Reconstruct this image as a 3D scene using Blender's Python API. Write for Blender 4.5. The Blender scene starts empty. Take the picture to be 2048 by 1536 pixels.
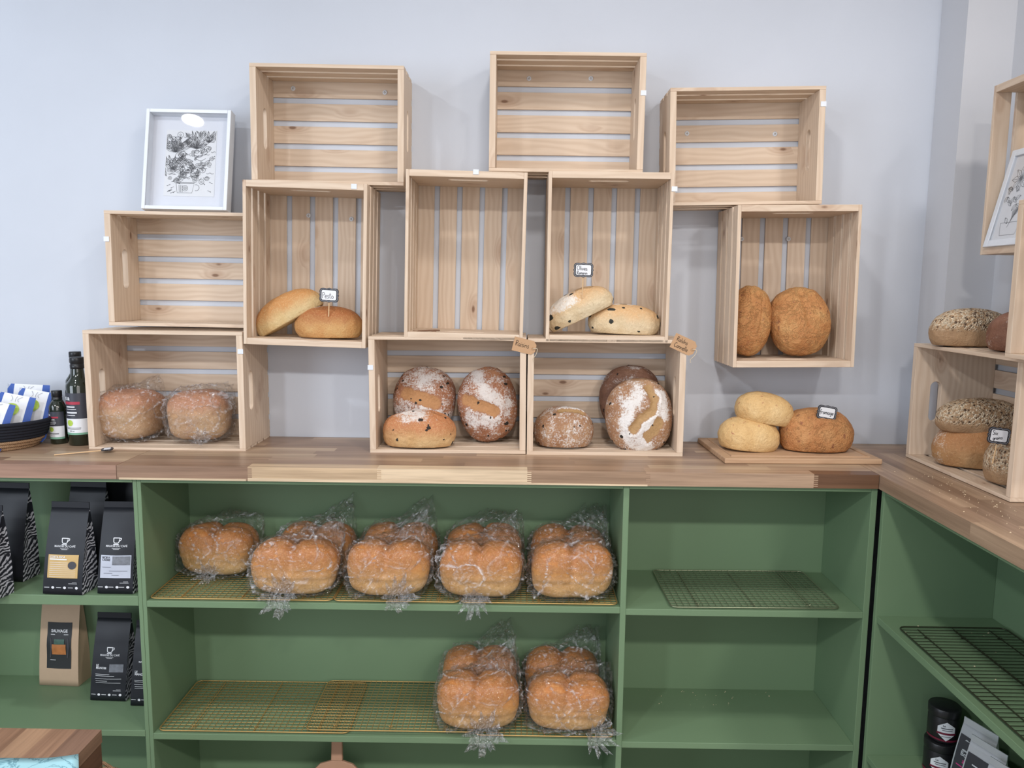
import bpy, bmesh, math, random
import numpy as np
from mathutils import Vector, Matrix, Euler, noise

SC = bpy.context.scene
COL = SC.collection
PI = math.pi
rnd = random.Random(7)

# ------------------------------------------------------------------ camera
F = 1540.0
pi_, ya_, ro_ = [math.radians(a) for a in (7.18, .382, .64)]
EYE = Vector((0, -2.42, 1.70))
fw = Vector((-math.sin(ya_)*math.cos(pi_), math.cos(ya_)*math.cos(pi_), -math.sin(pi_)))
rt0 = Vector((math.cos(ya_), math.sin(ya_), 0))
up0 = rt0.cross(fw)
rt = math.cos(ro_)*rt0 + math.sin(ro_)*up0
up = -math.sin(ro_)*rt0 + math.cos(ro_)*up0
cam = bpy.data.objects.new('camera', bpy.data.cameras.new('camera'))
COL.objects.link(cam)
M = Matrix((rt, up, -fw)).transposed().to_4x4()
M.translation = EYE
cam.matrix_world = M
cam.data.sensor_width = 36
cam.data.lens = F/2048*36
cam.data.clip_start = .05
SC.camera = cam

def ray(x, y): return (x-1024)/F*rt - (y-768)/F*up + fw
def onY(x, y, Y): d = ray(x, y); return EYE + d*(Y/d.y)     # Y, Z, X measured from the eye
def onZ(x, y, Z): d = ray(x, y); return EYE + d*(Z/d.z)
def onX(x, y, X): d = ray(x, y); return EYE + d*(X/d.x)
def W(x, Y, Z): return EYE + Vector((x, Y, Z))
YW, ZC = 2.42, -.483        # wall distance, counter top below the eye

# ------------------------------------------------------------------ node helpers
class NT:
    def __init__(s, name):
        s.m = bpy.data.materials.new(name); s.m.use_nodes = True
        s.t = s.m.node_tree; s.t.nodes.clear()
        s.out = s.n('ShaderNodeOutputMaterial')
    def n(s, typ, **kw):
        nd = s.t.nodes.new(typ)
        for k, v in kw.items():
            if hasattr(nd, k) and k not in ('color',): setattr(nd, k, v)
        return nd
    def set(s, sock, v):
        if isinstance(v, bpy.types.NodeSocket): s.t.links.new(v, sock)
        elif isinstance(v, (tuple, list)) and sock.type == 'RGBA' and len(v) == 3: sock.default_value = (*v, 1)
        else: sock.default_value = v
    def coord(s, k='Object'): return s.n('ShaderNodeTexCoord').outputs[k]
    def map(s, vec, scale=(1, 1, 1), loc=(0, 0, 0), rot=(0, 0, 0)):
        nd = s.n('ShaderNodeMapping'); s.set(nd.inputs['Vector'], vec)
        nd.inputs['Scale'].default_value = scale; nd.inputs['Location'].default_value = loc; nd.inputs['Rotation'].default_value = rot
        return nd.outputs[0]
    def noise(s, vec, scale=5, detail=3, rough=.55, dist=0, col=False):
        nd = s.n('ShaderNodeTexNoise'); s.set(nd.inputs['Vector'], vec)
        nd.inputs['Scale'].default_value = scale; nd.inputs['Detail'].default_value = detail
        nd.inputs['Roughness'].default_value = rough; nd.inputs['Distortion'].default_value = dist
        return nd.outputs['Color' if col else 'Fac']
    def voro(s, vec, scale=5, feature='F1', out='Distance', rand=1):
        nd = s.n('ShaderNodeTexVoronoi'); nd.feature = feature; s.set(nd.inputs['Vector'], vec)
        nd.inputs['Scale'].default_value = scale; nd.inputs['Randomness'].default_value = rand
        return nd.outputs[out]
    def wave(s, vec, scale=5, dist=2, detail=2, dscale=1, dirn='Y'):
        nd = s.n('ShaderNodeTexWave'); nd.bands_direction = dirn; s.set(nd.inputs['Vector'], vec)
        nd.inputs['Scale'].default_value = scale; nd.inputs['Distortion'].default_value = dist
        nd.inputs['Detail'].default_value = detail; nd.inputs['Detail Scale'].default_value = dscale
        return nd.outputs['Fac']
    def math(s, op, a, b=0., c=None, clamp=False):
        nd = s.n('ShaderNodeMath'); nd.operation = op; nd.use_clamp = clamp
        s.set(nd.inputs[0], a); s.set(nd.inputs[1], b)
        if c is not None: s.set(nd.inputs[2], c)
        return nd.outputs[0]
    def step(s, x, a, b, lo=0., hi=1.):
        nd = s.n('ShaderNodeMapRange'); nd.interpolation_type = 'SMOOTHSTEP'; s.set(nd.inputs[0], x)
        for i, v in enumerate((a, b, lo, hi)): nd.inputs[i+1].default_value = v
        return nd.outputs[0]
    def mix(s, f, a, b, mode='MIX'):
        nd = s.n('ShaderNodeMix'); nd.data_type = 'RGBA'; nd.blend_type = mode
        s.set(nd.inputs[0], f); s.set(nd.inputs[6], a); s.set(nd.inputs[7], b)
        return nd.outputs[2]
    def ramp(s, f, stops):
        nd = s.n('ShaderNodeValToRGB'); e = nd.color_ramp.elements
        while len(e) < len(stops): e.new(.5)
        for el, (p, c) in zip(e, stops): el.position = p; el.color = (*c, 1)
        s.set(nd.inputs[0], f); return nd.outputs[0]
    def attr(s, name, out='Color'):
        nd = s.n('ShaderNodeAttribute'); nd.attribute_name = name; return nd.outputs[out]
    def sep(s, v):
        nd = s.n('ShaderNodeSeparateXYZ'); s.set(nd.inputs[0], v); return nd.outputs
    def vadd(s, a, b, op='ADD'):
        nd = s.n('ShaderNodeVectorMath'); nd.operation = op; s.set(nd.inputs[0], a); s.set(nd.inputs[1], b); return nd.outputs[0]
    def vscale(s, a, k):
        nd = s.n('ShaderNodeVectorMath'); nd.operation = 'SCALE'; s.set(nd.inputs[0], a); nd.inputs['Scale'].default_value = k; return nd.outputs[0]
    def bump(s, h, strength=.3, dist=.002):
        nd = s.n('ShaderNodeBump'); s.set(nd.inputs['Height'], h)
        nd.inputs['Strength'].default_value = strength; nd.inputs['Distance'].default_value = dist
        return nd.outputs[0]
    def pbr(s, col, rough=.5, metal=0., normal=None, spec=.5, coat=0., sss=0.):
        p = s.n('ShaderNodeBsdfPrincipled')
        s.set(p.inputs['Base Color'], col); s.set(p.inputs['Roughness'], rough)
        p.inputs['Metallic'].default_value = metal; p.inputs['Specular IOR Level'].default_value = spec
        p.inputs['Coat Weight'].default_value = coat; p.inputs['Coat Roughness'].default_value = .08
        if normal is not None: s.set(p.inputs['Normal'], normal)
        s.t.links.new(p.outputs[0], s.out.inputs[0]); return s.m

def srgb(r, g, b):
    return tuple((c/12.92 if c <= .04045 else ((c+.055)/1.055)**2.4) for c in (r/255, g/255, b/255))

def plain(name, col, rough=.5, metal=0., spec=.5, coat=0., var=.06, scale=40):
    t = NT(name); n = t.noise(t.coord(), scale, 3)
    c = t.mix(n, tuple(max(0, x*(1-var)) for x in col), tuple(min(1, x*(1+var)) for x in col))
    return t.pbr(c, rough, metal, None, spec, coat)

MT = {}
def pine(name, c_lo, c_hi, knot, tint=1.0):
    t = NT(name)
    uv = t.coord('UV')
    oi = t.n('ShaderNodeObjectInfo').outputs['Random']
    off = t.n('ShaderNodeCombineXYZ'); t.set(off.inputs[0], t.math('MULTIPLY', oi, 37.)); t.set(off.inputs[1], t.math('MULTIPLY', oi, 11.))
    v = t.vadd(uv, off.outputs[0])
    # knots
    kv = t.map(v, (6.5, 15, 1))
    kd = t.voro(kv, 1, 'F1', 'Distance'); kr = t.sep(t.voro(kv, 1, 'F1', 'Color'))[0]
    has = t.step(kr, .42, .46)
    kn = t.math('MULTIPLY', t.step(kd, .045, .10, 1., 0.), has)
    halo = t.math('MULTIPLY', t.step(kd, .07, .40, 1., 0.), has)
    low = t.noise(t.map(v, (2.5, 9, 1)), 1, 2)
    bend = t.math('ADD', t.math('MULTIPLY', halo, .55), t.math('MULTIPLY', low, 1.5))
    vv = t.sep(v)
    g = t.math('ADD', t.math('MULTIPLY', vv[1], 55.), t.math('MULTIPLY', bend, 3.2))
    rings = t.math('ABSOLUTE', t.math('SINE', t.math('MULTIPLY', g, 3.1)))
    rings = t.math('POWER', rings, 2.2)
    fib = t.noise(t.map(v, (9, 420, 1)), 1, 3)
    f = t.math('ADD', t.math('MULTIPLY', rings, .42), t.math('MULTIPLY', fib, .62))
    c = t.mix(f, c_hi, c_lo)
    c = t.mix(t.math('MULTIPLY', t.noise(t.map(v, (1.2, 3, 1)), 1, 1), .55), c, tuple(x*.86 for x in c_lo))
    c = t.mix(t.math('MULTIPLY', halo, .30), c, knot)
    c = t.mix(t.math('MULTIPLY', kn, .80), c, tuple(x*.55 for x in knot))
    return t.pbr(c, t.math('ADD', t.math('MULTIPLY', fib, .15), .5), 0, t.bump(f, .15, .001), .3)
MT['pine'] = pine('pine_wood', srgb(208, 184, 160), srgb(236, 218, 198), srgb(150, 104, 74))
MT['bamboo'] = pine('board_wood', srgb(180, 146, 116), srgb(206, 174, 142), srgb(160, 120, 90))

def walnut(name, dirx=True):
    """butcher block: staves, each with its own tone from the 'tone' attribute"""
    t = NT(name); uv = t.coord('UV')
    tone = t.attr('tone')
    s1 = t.noise(t.map(uv, (3, 90, 1)), 1, 4, .65, .4)
    s2 = t.noise(t.map(uv, (1.6, 22, 1)), 1, 3, .5, .8)
    f = t.step(t.math('ADD', t.math('MULTIPLY', s1, .5), t.math('MULTIPLY', s2, .5)), .32, .68)
    k = t.mix(f, (.66, .63, .61), (1.10, 1.09, 1.08))
    c = t.mix(1., tone, k, 'MULTIPLY')
    return t.pbr(c, .42, 0, t.bump(s1, .08, .0006), .4, .12)
MT['walnut'] = walnut('butcher_block_wood')

def paint(name, col, rough=.5, bump=.08):
    t = NT(name); o = t.coord()
    n = t.noise(o, 3, 3); n2 = t.noise(o, 220, 2)
    c = t.mix(n, tuple(x*.94 for x in col), tuple(min(1, x*1.05) for x in col))
    return t.pbr(c, rough, 0, t.bump(n2, bump, .001), .35)
MT['wall'] = paint('wall_paint', (.615, .655, .73), .75)
MT['wall_r'] = paint('right_wall_paint', (.62, .63, .665), .75)
MT['ceil'] = paint('ceiling_paint', (.75, .75, .75), .8)
MT['floor'] = paint('floor_tile', (.25, .22, .19), .5)
MT['green'] = paint('green_paint', srgb(114, 139, 108), .42)
MT['white'] = plain('white_lacquer', (.74, .78, .84), .35)
MT['paper'] = plain('white_paper', (.80, .82, .86), .7, var=.02)
MT['mount'] = plain('mount_card', (.76, .79, .87), .8, var=.02)
MT['ink'] = plain('ink', (.05, .05, .06), .6)
MT['grey_ink'] = plain('grey_ink', (.10, .105, .12), .7)
MT['brown_ink'] = plain('brown_ink', (.06, .035, .02), .7)
MT['white_ink'] = plain('white_ink', (.72, .74, .78), .5)
MT['faint_ink'] = plain('faint_white_ink', (.35, .36, .40), .6)
MT['green_ink'] = plain('green_ink', (.20, .42, .30), .6)
MT['chrome'] = plain('zinc_screw', (.62, .60, .55), .3, 1.0)
MT['gold'] = plain('brass_wire', srgb(190, 158, 100), .42, .6)
MT['greywire'] = plain('grey_wire', srgb(150, 156, 130), .35, .8)
MT['darkwire'] = plain('dark_wire', srgb(64, 68, 52), .4, .6)
MT['black'] = plain('black_matt_film', srgb(31, 33, 39), .45, spec=.35)
MT['blackp'] = plain('black_plastic', (.012, .012, .014), .35)
MT['kraft'] = plain('kraft_paper', srgb(190, 164, 138), .75, var=.05)
MT['tagk'] = plain('kraft_tag', srgb(190, 152, 116), .8)
MT['string'] = plain('cotton_string', srgb(205, 190, 165), .9)
MT['stick'] = plain('wooden_pick', srgb(214, 180, 138), .6)
MT['blackboard'] = plain('sign_black', (.022, .024, .032), .4)
MT['tan_label'] = plain('tan_label', srgb(196, 164, 106), .5)
MT['grey_label'] = plain('pale_grey_label', srgb(184, 190, 204), .5)
MT['mid_grey'] = plain('photo_grey', srgb(112, 116, 124), .5, var=.5, scale=120)
MT['dark_label'] = plain('dark_label', srgb(40, 42, 44), .4)
MT['orange'] = plain('orange_print', srgb(176, 112, 62), .5, var=.4, scale=60)
MT['teal_print'] = plain('teal_print', srgb(62, 92, 82), .5, var=.5, scale=80)
MT['red'] = plain('red_print', srgb(176, 52, 74), .5)
MT['maroon'] = plain('maroon_print', srgb(116, 26, 52), .5)
MT['pink'] = plain('pink_print', srgb(214, 70, 140), .5)
MT['yellow'] = plain('yellow_print', srgb(200, 180, 70), .5)
MT['lime'] = plain('lime_print', srgb(178, 206, 84), .5, var=.2, scale=150)
MT['slate'] = plain('slate_label', srgb(62, 64, 74), .4)
MT['blue'] = plain('blue_print', srgb(42, 84, 168), .45)
MT['blue_paper'] = None
MT['pinkwood'] = plain('peel_wood', srgb(192, 150, 124), .6)
MT['foil'] = plain('silver_foil', (.70, .72, .77), .32, .35)
MT['cotton'] = plain('black_cotton', (.022, .024, .032), .9, spec=.1, var=.3, scale=300)

t = NT('blue_marble_paper'); o = t.coord()
f = t.step(t.math('ABSOLUTE', t.math('SUBTRACT', t.noise(o, 14, 4, .6, 1.2), .5)), .0, .035, 1., 0.)
MT['blue_paper'] = t.pbr(t.mix(t.math('MULTIPLY', f, .7), srgb(170, 218, 228), srgb(70, 130, 150)), .45)

t = NT('straw_rope'); o = t.coord()
wv = t.wave(o, 95, 3, 2, 2, 'DIAGONAL'); n = t.noise(o, 120, 3)
MT['straw'] = t.pbr(t.mix(t.math('MULTIPLY', t.math('ADD', wv, n), .5), srgb(140, 104, 74), srgb(206, 172, 136)), .8, 0, t.bump(wv, .6, .003))

t = NT('gusset_print'); uv = t.coord('UV')
d = t.vadd(uv, t.vscale(t.noise(uv, 9, 2, .5, 0, True), .05))
w1 = t.wave(t.map(d, (1, 1, 1), (0, 0, 0), (0, 0, .9)), 26, 4, 2, 1.5, 'X')
w2 = t.wave(t.map(d, (1, 1, 1), (0, 0, 0), (0, 0, -.2)), 30, 5, 2, 2, 'Y')
sel = t.step(t.noise(uv, 22, 1), .48, .52)
pw = t.mix(sel, w1, w2)
band = t.step(t.math('ABSOLUTE', t.math('SUBTRACT', t.sep(uv)[1], .205)), .012, .016)
pr = t.math('MULTIPLY', t.step(pw, .52, .60), band)
pr = t.math('MULTIPLY', pr, t.step(t.noise(uv, 34, 2), .36, .44))
MT['gusset'] = t.pbr(t.mix(pr, srgb(34, 36, 44), srgb(190, 192, 200)), .45)

def glassy(name, tint=(1, 1, 1), fac=.06, rough=.02, film=0., bump=0., bscale=60):
    t = NT(name)
    tr = t.n('ShaderNodeBsdfTransparent'); tr.inputs[0].default_value = (*tint, 1)
    gl = t.n('ShaderNodeBsdfGlossy'); gl.inputs['Roughness'].default_value = rough
    lw = t.n('ShaderNodeLayerWeight'); lw.inputs['Blend'].default_value = .35
    if bump:
        o = t.coord(); q = t.vadd(o, t.vscale(t.noise(o, 26, 2, .5, 0, True), .035))
        a = t.voro(t.map(q, (1, 1, .55), (0, 0, 0), (.3, .2, .6)), bscale, 'DISTANCE_TO_EDGE')
        h = t.math('ADD', t.step(a, 0, .16, 1, 0), t.math('MULTIPLY', t.noise(o, 34, 3, .5, 1.5), 1.6))
        nb = t.bump(h, bump, .012)
        t.set(gl.inputs['Normal'], nb); t.set(lw.inputs['Normal'], nb)
    k = t.math('ADD', t.math('MULTIPLY', lw.outputs['Facing'], .22), fac, clamp=True)
    mx = t.n('ShaderNodeMixShader'); t.set(mx.inputs[0], k); t.set(mx.inputs[1], tr.outputs[0]); t.set(mx.inputs[2], gl.outputs[0])
    last = mx.outputs[0]
    if film:
        df = t.n('ShaderNodeBsdfDiffuse'); df.inputs[0].default_value = (.85, .87, .92, 1)
        if bump: t.set(df.inputs['Normal'], nb)
        m2 = t.n('ShaderNodeMixShader')
        o = t.coord()
        st = t.step(t.noise(t.map(o, (1, 1, .6), (0, 0, 0), (.4, .5, .3)), 55, 3, .6, 2.5), .56, .68)
        fold_glint = t.sep(t.attr('mask'))[0]  # white streaks standing in for highlights on the folds
        t.set(m2.inputs[0], t.math('ADD', t.math('MULTIPLY', fold_glint, .62), t.math('ADD', t.math('MULTIPLY', st, film*.5), film*.3), clamp=True))
        t.set(m2.inputs[1], last); t.set(m2.inputs[2], df.outputs[0])
        last = m2.outputs[0]
    t.t.links.new(last, t.out.inputs[0]); return t.m
MT['glass'] = glassy('picture_glass', (1, 1, 1), .03, .015)
MT['bag'] = glassy('clear_bag_film', (1, 1, 1), .045, .07, .03, .7, 30)
MT['bagtail'] = glassy('gathered_bag_film', (.97, .97, 1), .16, .16, .48, .8, 60)
MT['sachet_clear'] = glassy('clear_sachet_film', (.9, .92, .95), .10, .1, .12, .4, 60)

t = NT('bottle_glass')
MT['bottle'] = t.pbr((.012, .018, .010), .06, 0, None, .6, .5)

def soft(c, k=.30):
    if c is None: return None
    l = .3*c[0]+.55*c[1]+.15*c[2]
    return tuple(x*(1-k)+l*k for x in c)
def bread_mat(name, lo, mid, hi, nscale=22, flourcol=(.80, .76, .72), slash=srgb(206, 160, 104), raisin=(.025, .018, .014),
              topdark=None, zr=(0, .05), speck=None, bumps=.35, flour_t=(.40, .56), seeds=None, rough=.62, crack=.25):
    if name.startswith('wholemeal'): lo, mid, hi, topdark = [soft(c, .22) for c in (lo, mid, hi, topdark)]
    lo, mid, hi, slash, topdark = [soft(c, .12 if 'cheese' in name else .10) for c in (lo, mid, hi, slash, topdark)]
    if speck: speck = (soft(speck[0]), *speck[1:])
    if name.startswith('pan_'): lo, mid, hi, topdark = [soft(c, -.22) for c in (lo, mid, hi, topdark)]
    t = NT(name); o = t.coord(); m = t.sep(t.attr('mask'))
    n1 = t.noise(o, nscale, 4, .6, .3); n2 = t.noise(o, nscale*7, 3, .6)
    n0 = t.noise(o, 7, 2)
    f = t.math('ADD', t.math('MULTIPLY', n1, .55), t.math('MULTIPLY', n0, .45))
    c = t.ramp(f, [(.28, lo), (.5, mid), (.72, hi)])
    if topdark is not None:
        z = t.sep(o)[2]
        zz = t.math('ADD', z, t.math('MULTIPLY', t.math('SUBTRACT', n1, .5), .05))
        c = t.mix(t.step(zz, zr[0], zr[1]), c, t.mix(n1, topdark, tuple(min(1, x*1.35) for x in topdark)))
    if speck:
        col, sc, th = speck
        sv = t.vadd(o, t.vscale(t.noise(o, 50, 3, .6, 0, True), .026))
        d = t.voro(sv, sc); rc_ = t.sep(t.voro(sv, sc, 'F1', 'Color')); on = t.step(rc_[1], .45, .5); d = t.math('ADD', d, t.math('MULTIPLY', rc_[0], th*.7))
        c = t.mix(t.math('MULTIPLY', t.math('MULTIPLY', t.step(d, th*.5, th, 1, 0), on), .75), c, col)
    n3 = t.noise(o, 240, 3, .7)
    ck = t.step(t.math('ABSOLUTE', t.math('SUBTRACT', t.noise(o, 17, 4, .65, 2.0), .5)), .0, .035, 1, 0)
    if crack:
        c = t.mix(t.math('MULTIPLY', ck, crack*.5), c, tuple(min(1, x*1.12) for x in hi))
    c = t.mix(t.math('MULTIPLY', t.step(n3, .50, .70), .30), c, tuple(min(1, x*1.25) for x in hi))
    c = t.mix(t.math('MULTIPLY', t.step(n2, .56, .74), .35), c, tuple(x*.62 for x in lo))
    h = t.math('SUBTRACT', t.math('ADD', t.math('MULTIPLY', n2, .9), n1), t.math('MULTIPLY', ck, crack*.6))
    c = t.mix(m[0], c, t.mix(n2, tuple(x*.75 for x in slash), tuple(min(1, x*1.15) for x in slash)))
    fn = t.math('ADD', t.math('MULTIPLY', t.noise(o, 34, 4, .75), .5), t.math('MULTIPLY', t.noise(o, 210, 3, .7), .5))
    fl = t.step(t.math('ADD', fn, t.math('MULTIPLY', t.math('SUBTRACT', m[1], .5), .30)), flour_t[0]+.08, flour_t[1]+.08)
    fl = t.math('MULTIPLY', fl, t.step(m[1], .02, .3))
    if not seeds: c = t.mix(t.math('MULTIPLY', fl, .88), c, flourcol)
    c = t.mix(t.step(m[2], .45, .6), c, raisin)
    if seeds:
        sv = t.map(o, (1, 1, 1.0), (0, 0, 0), (.4, .7, .2))
        d = t.voro(t.map(sv, (1, 1.7, 1.3)), 150); rc = t.sep(t.voro(t.map(sv, (1, 1.7, 1.3)), 150, 'F1', 'Color'))
        sc = t.ramp(rc[0], [(.0, srgb(150, 124, 100)), (.14, srgb(92, 74, 60)), (.22, srgb(214, 194, 166)), (.6, srgb(232, 216, 190)), (.85, srgb(190, 162, 130))])
        k = t.math('MULTIPLY', t.step(d, .50, .74, 1, 0), m[1])
        c = t.mix(k, c, sc)
        h = t.math('ADD', t.math('MULTIPLY', t.math('MULTIPLY', t.step(d, .1, .55, 1, 0), m[1]), 3.), h)
        bumps = .45
    return t.pbr(c, rough, 0, t.bump(h, min(1., bumps*1.5), .003 if seeds else .0042), .3)
B = {}
B['pesto'] = bread_mat('pale_bread_crust', srgb(198, 156, 92), srgb(212, 180, 122), srgb(218, 194, 142), topdark=srgb(186, 128, 66), zr=(.018, .06), flourcol=(.75, .68, .58))
B['pesto2'] = bread_mat('golden_bread_crust', srgb(178, 118, 58), srgb(200, 146, 82), srgb(212, 172, 108), 30, topdark=srgb(158, 94, 46), zr=(.03, .075), flourcol=(.75, .68, .6))
B['olive'] = bread_mat('olive_bread_crust', srgb(196, 168, 124), srgb(212, 188, 148), srgb(222, 204, 170), topdark=srgb(200, 158, 108), zr=(.03, .07), raisin=(.028, .03, .026), flourcol=(.78, .75, .70))
B['cheese_dark'] = bread_mat('cheese_bread_crust', srgb(170, 104, 48), srgb(194, 132, 70), srgb(212, 164, 98), 26, speck=(srgb(140, 72, 30), 60, .42), bumps=.8, crack=.5)
B['cheese_pale'] = bread_mat('pale_cheese_bread_crust', srgb(200, 152, 88), srgb(216, 176, 112), srgb(224, 192, 136), 20, speck=(srgb(180, 96, 42), 58, .36), bumps=.4, crack=.3)
B['cheese_mid'] = bread_mat('brown_cheese_bread_crust', srgb(176, 108, 52), srgb(194, 132, 72), srgb(206, 152, 92), 26, speck=(srgb(138, 66, 28), 56, .40), bumps=.7, crack=.45)
B['raisin'] = bread_mat('raisin_bread_crust', srgb(128, 76, 48), srgb(156, 100, 66), srgb(180, 128, 88), 24, slash=srgb(186, 132, 80), flourcol=(.70, .66, .63))
B['raisin_pale'] = bread_mat('pale_raisin_bread_crust', srgb(180, 126, 76), srgb(206, 162, 104), srgb(220, 186, 132), 14, topdark=srgb(176, 112, 66), zr=(.02, .07), flourcol=(.74, .7, .66))
B['raisin_dark'] = bread_mat('dark_raisin_bread_crust', srgb(98, 64, 48), srgb(122, 84, 64), srgb(146, 108, 84), 24, flourcol=(.52, .47, .44))
B['canelle'] = bread_mat('cinnamon_bread_crust', srgb(140, 94, 62), srgb(164, 120, 84), srgb(184, 146, 108), 24, slash=srgb(180, 142, 92), flourcol=(.80, .79, .78))
B['seed'] = bread_mat('seeded_bread_crust', srgb(150, 116, 82), srgb(168, 134, 98), srgb(186, 152, 114), 24, seeds=True)
B['brown'] = bread_mat('brown_bread_crust', srgb(160, 112, 66), srgb(182, 138, 88), srgb(198, 160, 112), 16, topdark=srgb(164, 112, 64), zr=(.02, .08), flourcol=(.7, .64, .56))
B['rye'] = bread_mat('rye_bread_crust', srgb(112, 72, 54), srgb(134, 90, 68), srgb(150, 108, 84), 26, flourcol=(.5, .42, .37))
B['pan'] = bread_mat('pan_bread_crust', srgb(180, 134, 88), srgb(202, 160, 110), srgb(216, 180, 132), 12, topdark=srgb(168, 112, 70), zr=(.03, .125), bumps=.15, rough=.5)
B['pan_side'] = bread_mat('wholemeal_pan_bread_crust', srgb(176, 118, 62), srgb(200, 148, 88), srgb(214, 172, 116), 18, topdark=srgb(182, 112, 62), zr=(.08, .125), bumps=.3, rough=.55)

# ------------------------------------------------------------------ mesh helpers
def link(name, me, m=None, parent=None, smooth=False):
    o = bpy.data.objects.new(name, me); COL.objects.link(o)
    if m is not None: me.materials.append(m if not isinstance(m, str) else MT[m])
    if parent is not None: o.parent = parent
    if smooth: me.polygons.foreach_set('use_smooth', [True]*len(me.polygons))
    return o
def tag(o, label=None, cat=None, group=None, kind=None):
    if label: o['label'] = label
    if cat: o['category'] = cat
    if group: o['group'] = group
    if kind: o['kind'] = kind
    return o
def thing(name, label, cat, loc, rot=(0, 0, 0), group=None):
    o = bpy.data.objects.new(name, None); COL.objects.link(o); o.empty_display_size = .05
    o.location = loc; o.rotation_euler = rot
    return tag(o, label, cat, group)

class MB:
    """collects boxes, tubes and lathes into one mesh with grain UVs"""
    def __init__(s): s.v = []; s.f = []; s.uv = []; s.tone = []
    def add(s, verts, faces, uvs=None, tone=(1, 1, 1)):
        k = len(s.v); s.v += [tuple(v) for v in verts]
        for i, f in enumerate(faces):
            s.f.append([k+a for a in f])
            s.uv.append(uvs[i] if uvs else [(0, 0)]*len(f)); s.tone.append(tone)
    def box(s, x0, x1, y0, y1, z0, z1, axis=None, tone=(1, 1, 1)):
        lo, hi = (x0, y0, z0), (x1, y1, z1)
        d = [b-a for a, b in zip(lo, hi)]
        ax = axis if axis is not None else d.index(max(d))
        oth = [a for a in (0, 1, 2) if a != ax]
        P = [(x0, y0, z0), (x1, y0, z0), (x1, y1, z0), (x0, y1, z0), (x0, y0, z1), (x1, y0, z1), (x1, y1, z1), (x0, y1, z1)]
        Fc = [((0, 3, 2, 1), 2), ((4, 5, 6, 7), 2), ((0, 1, 5, 4), 1), ((1, 2, 6, 5), 0), ((2, 3, 7, 6), 1), ((3, 0, 4, 7), 0)]
        ru, rv = rnd.uniform(0, 50), rnd.uniform(0, 50)
        uvs = []
        for f, nrm in Fc:
            if nrm == ax: uvs.append([(ru+.02*P[a][oth[0]], rv+P[a][oth[1]]*1. + P[a][oth[0]]) for a in f])
            else:
                q = [a for a in oth if a != nrm][0]
                uvs.append([(ru+P[a][ax], rv+P[a][q]+(.37 if nrm == oth[0] else 0)) for a in f])
        s.add(P, [f for f, _ in Fc], uvs, tone)
    def tube(s, pts, r, n=8, closed=False, cap=True):
        pts = [Vector(p) for p in pts]; m = len(pts)
        rs = r if isinstance(r, (list, tuple)) else [r]*m
        up_ = Vector((0, 0, 1)); V = []; prev = None
        for i, p in enumerate(pts):
            if closed: tg = pts[(i+1) % m]-pts[i-1]
            else: tg = pts[min(i+1, m-1)]-pts[max(i-1, 0)]
            tg.normalize()
            a = prev if prev is not None else (up_ if abs(tg.z) < .9 else Vector((1, 0, 0)))
            a = a - tg*a.dot(tg); a.normalize(); prev = a; b = tg.cross(a)
            for j in range(n):
                th = 2*PI*j/n; V.append(p+(a*math.cos(th)+b*math.sin(th))*rs[i])
        Fc = []
        for i in range(m if closed else m-1):
            for j in range(n):
                Fc.append((i*n+j, i*n+(j+1) % n, ((i+1) % m)*n+(j+1) % n, ((i+1) % m)*n+j))
        if cap and not closed: Fc += [tuple(range(n-1, -1, -1)), tuple((m-1)*n+j for j in range(n))]
        s.add(V, Fc)
    def lathe(s, prof, n=32, sx=1, sy=1, cap=True):
        V = [(r*math.cos(2*PI*j/n)*sx, r*math.sin(2*PI*j/n)*sy, z) for r, z in prof for j in range(n)]
        Fc = [(i*n+j, i*n+(j+1) % n, (i+1)*n+(j+1) % n, (i+1)*n+j) for i in range(len(prof)-1) for j in range(n)]
        if cap: Fc += [tuple(range(n-1, -1, -1)), tuple((len(prof)-1)*n+j for j in range(n))]
        s.add(V, Fc)
    def poly(s, pts, h=None):
        """flat polygon, or prism when h (a vector) is given"""
        pts = [Vector(p) for p in pts]; n = len(pts)
        if h is None: s.add(pts, [tuple(range(n))]); return
        h = Vector(h)
        s.add(pts+[p+h for p in pts], [tuple(range(n-1, -1, -1)), tuple(range(n, 2*n))] + [(i, (i+1) % n, n+(i+1) % n, n+i) for i in range(n)])
    def build(s, name, m=None, parent=None, smooth=False, bevel=0):
        me = bpy.data.meshes.new(name)
        me.from_pydata(s.v, [], s.f); me.validate(clean_customdata=False)
        ul = me.uv_layers.new(name='UVMap')
        flat = [c for f in s.uv for uv in f for c in uv]
        if len(flat) == 2*len(me.loops): ul.data.foreach_set('uv', flat)
        ca = me.color_attributes.new('tone', 'FLOAT_COLOR', 'CORNER')
        tc = [c for f, tn in zip(s.f, s.tone) for _ in f for c in (*tn, 1)]
        if len(tc) == 4*len(me.loops): ca.data.foreach_set('color', tc)
        me.update()
        o = link(name, me, m, parent, smooth)
        if bevel:
            b = o.modifiers.new('bevel', 'BEVEL'); b.width = bevel; b.segments = 2; b.limit_method = 'ANGLE'
        return o

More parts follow.
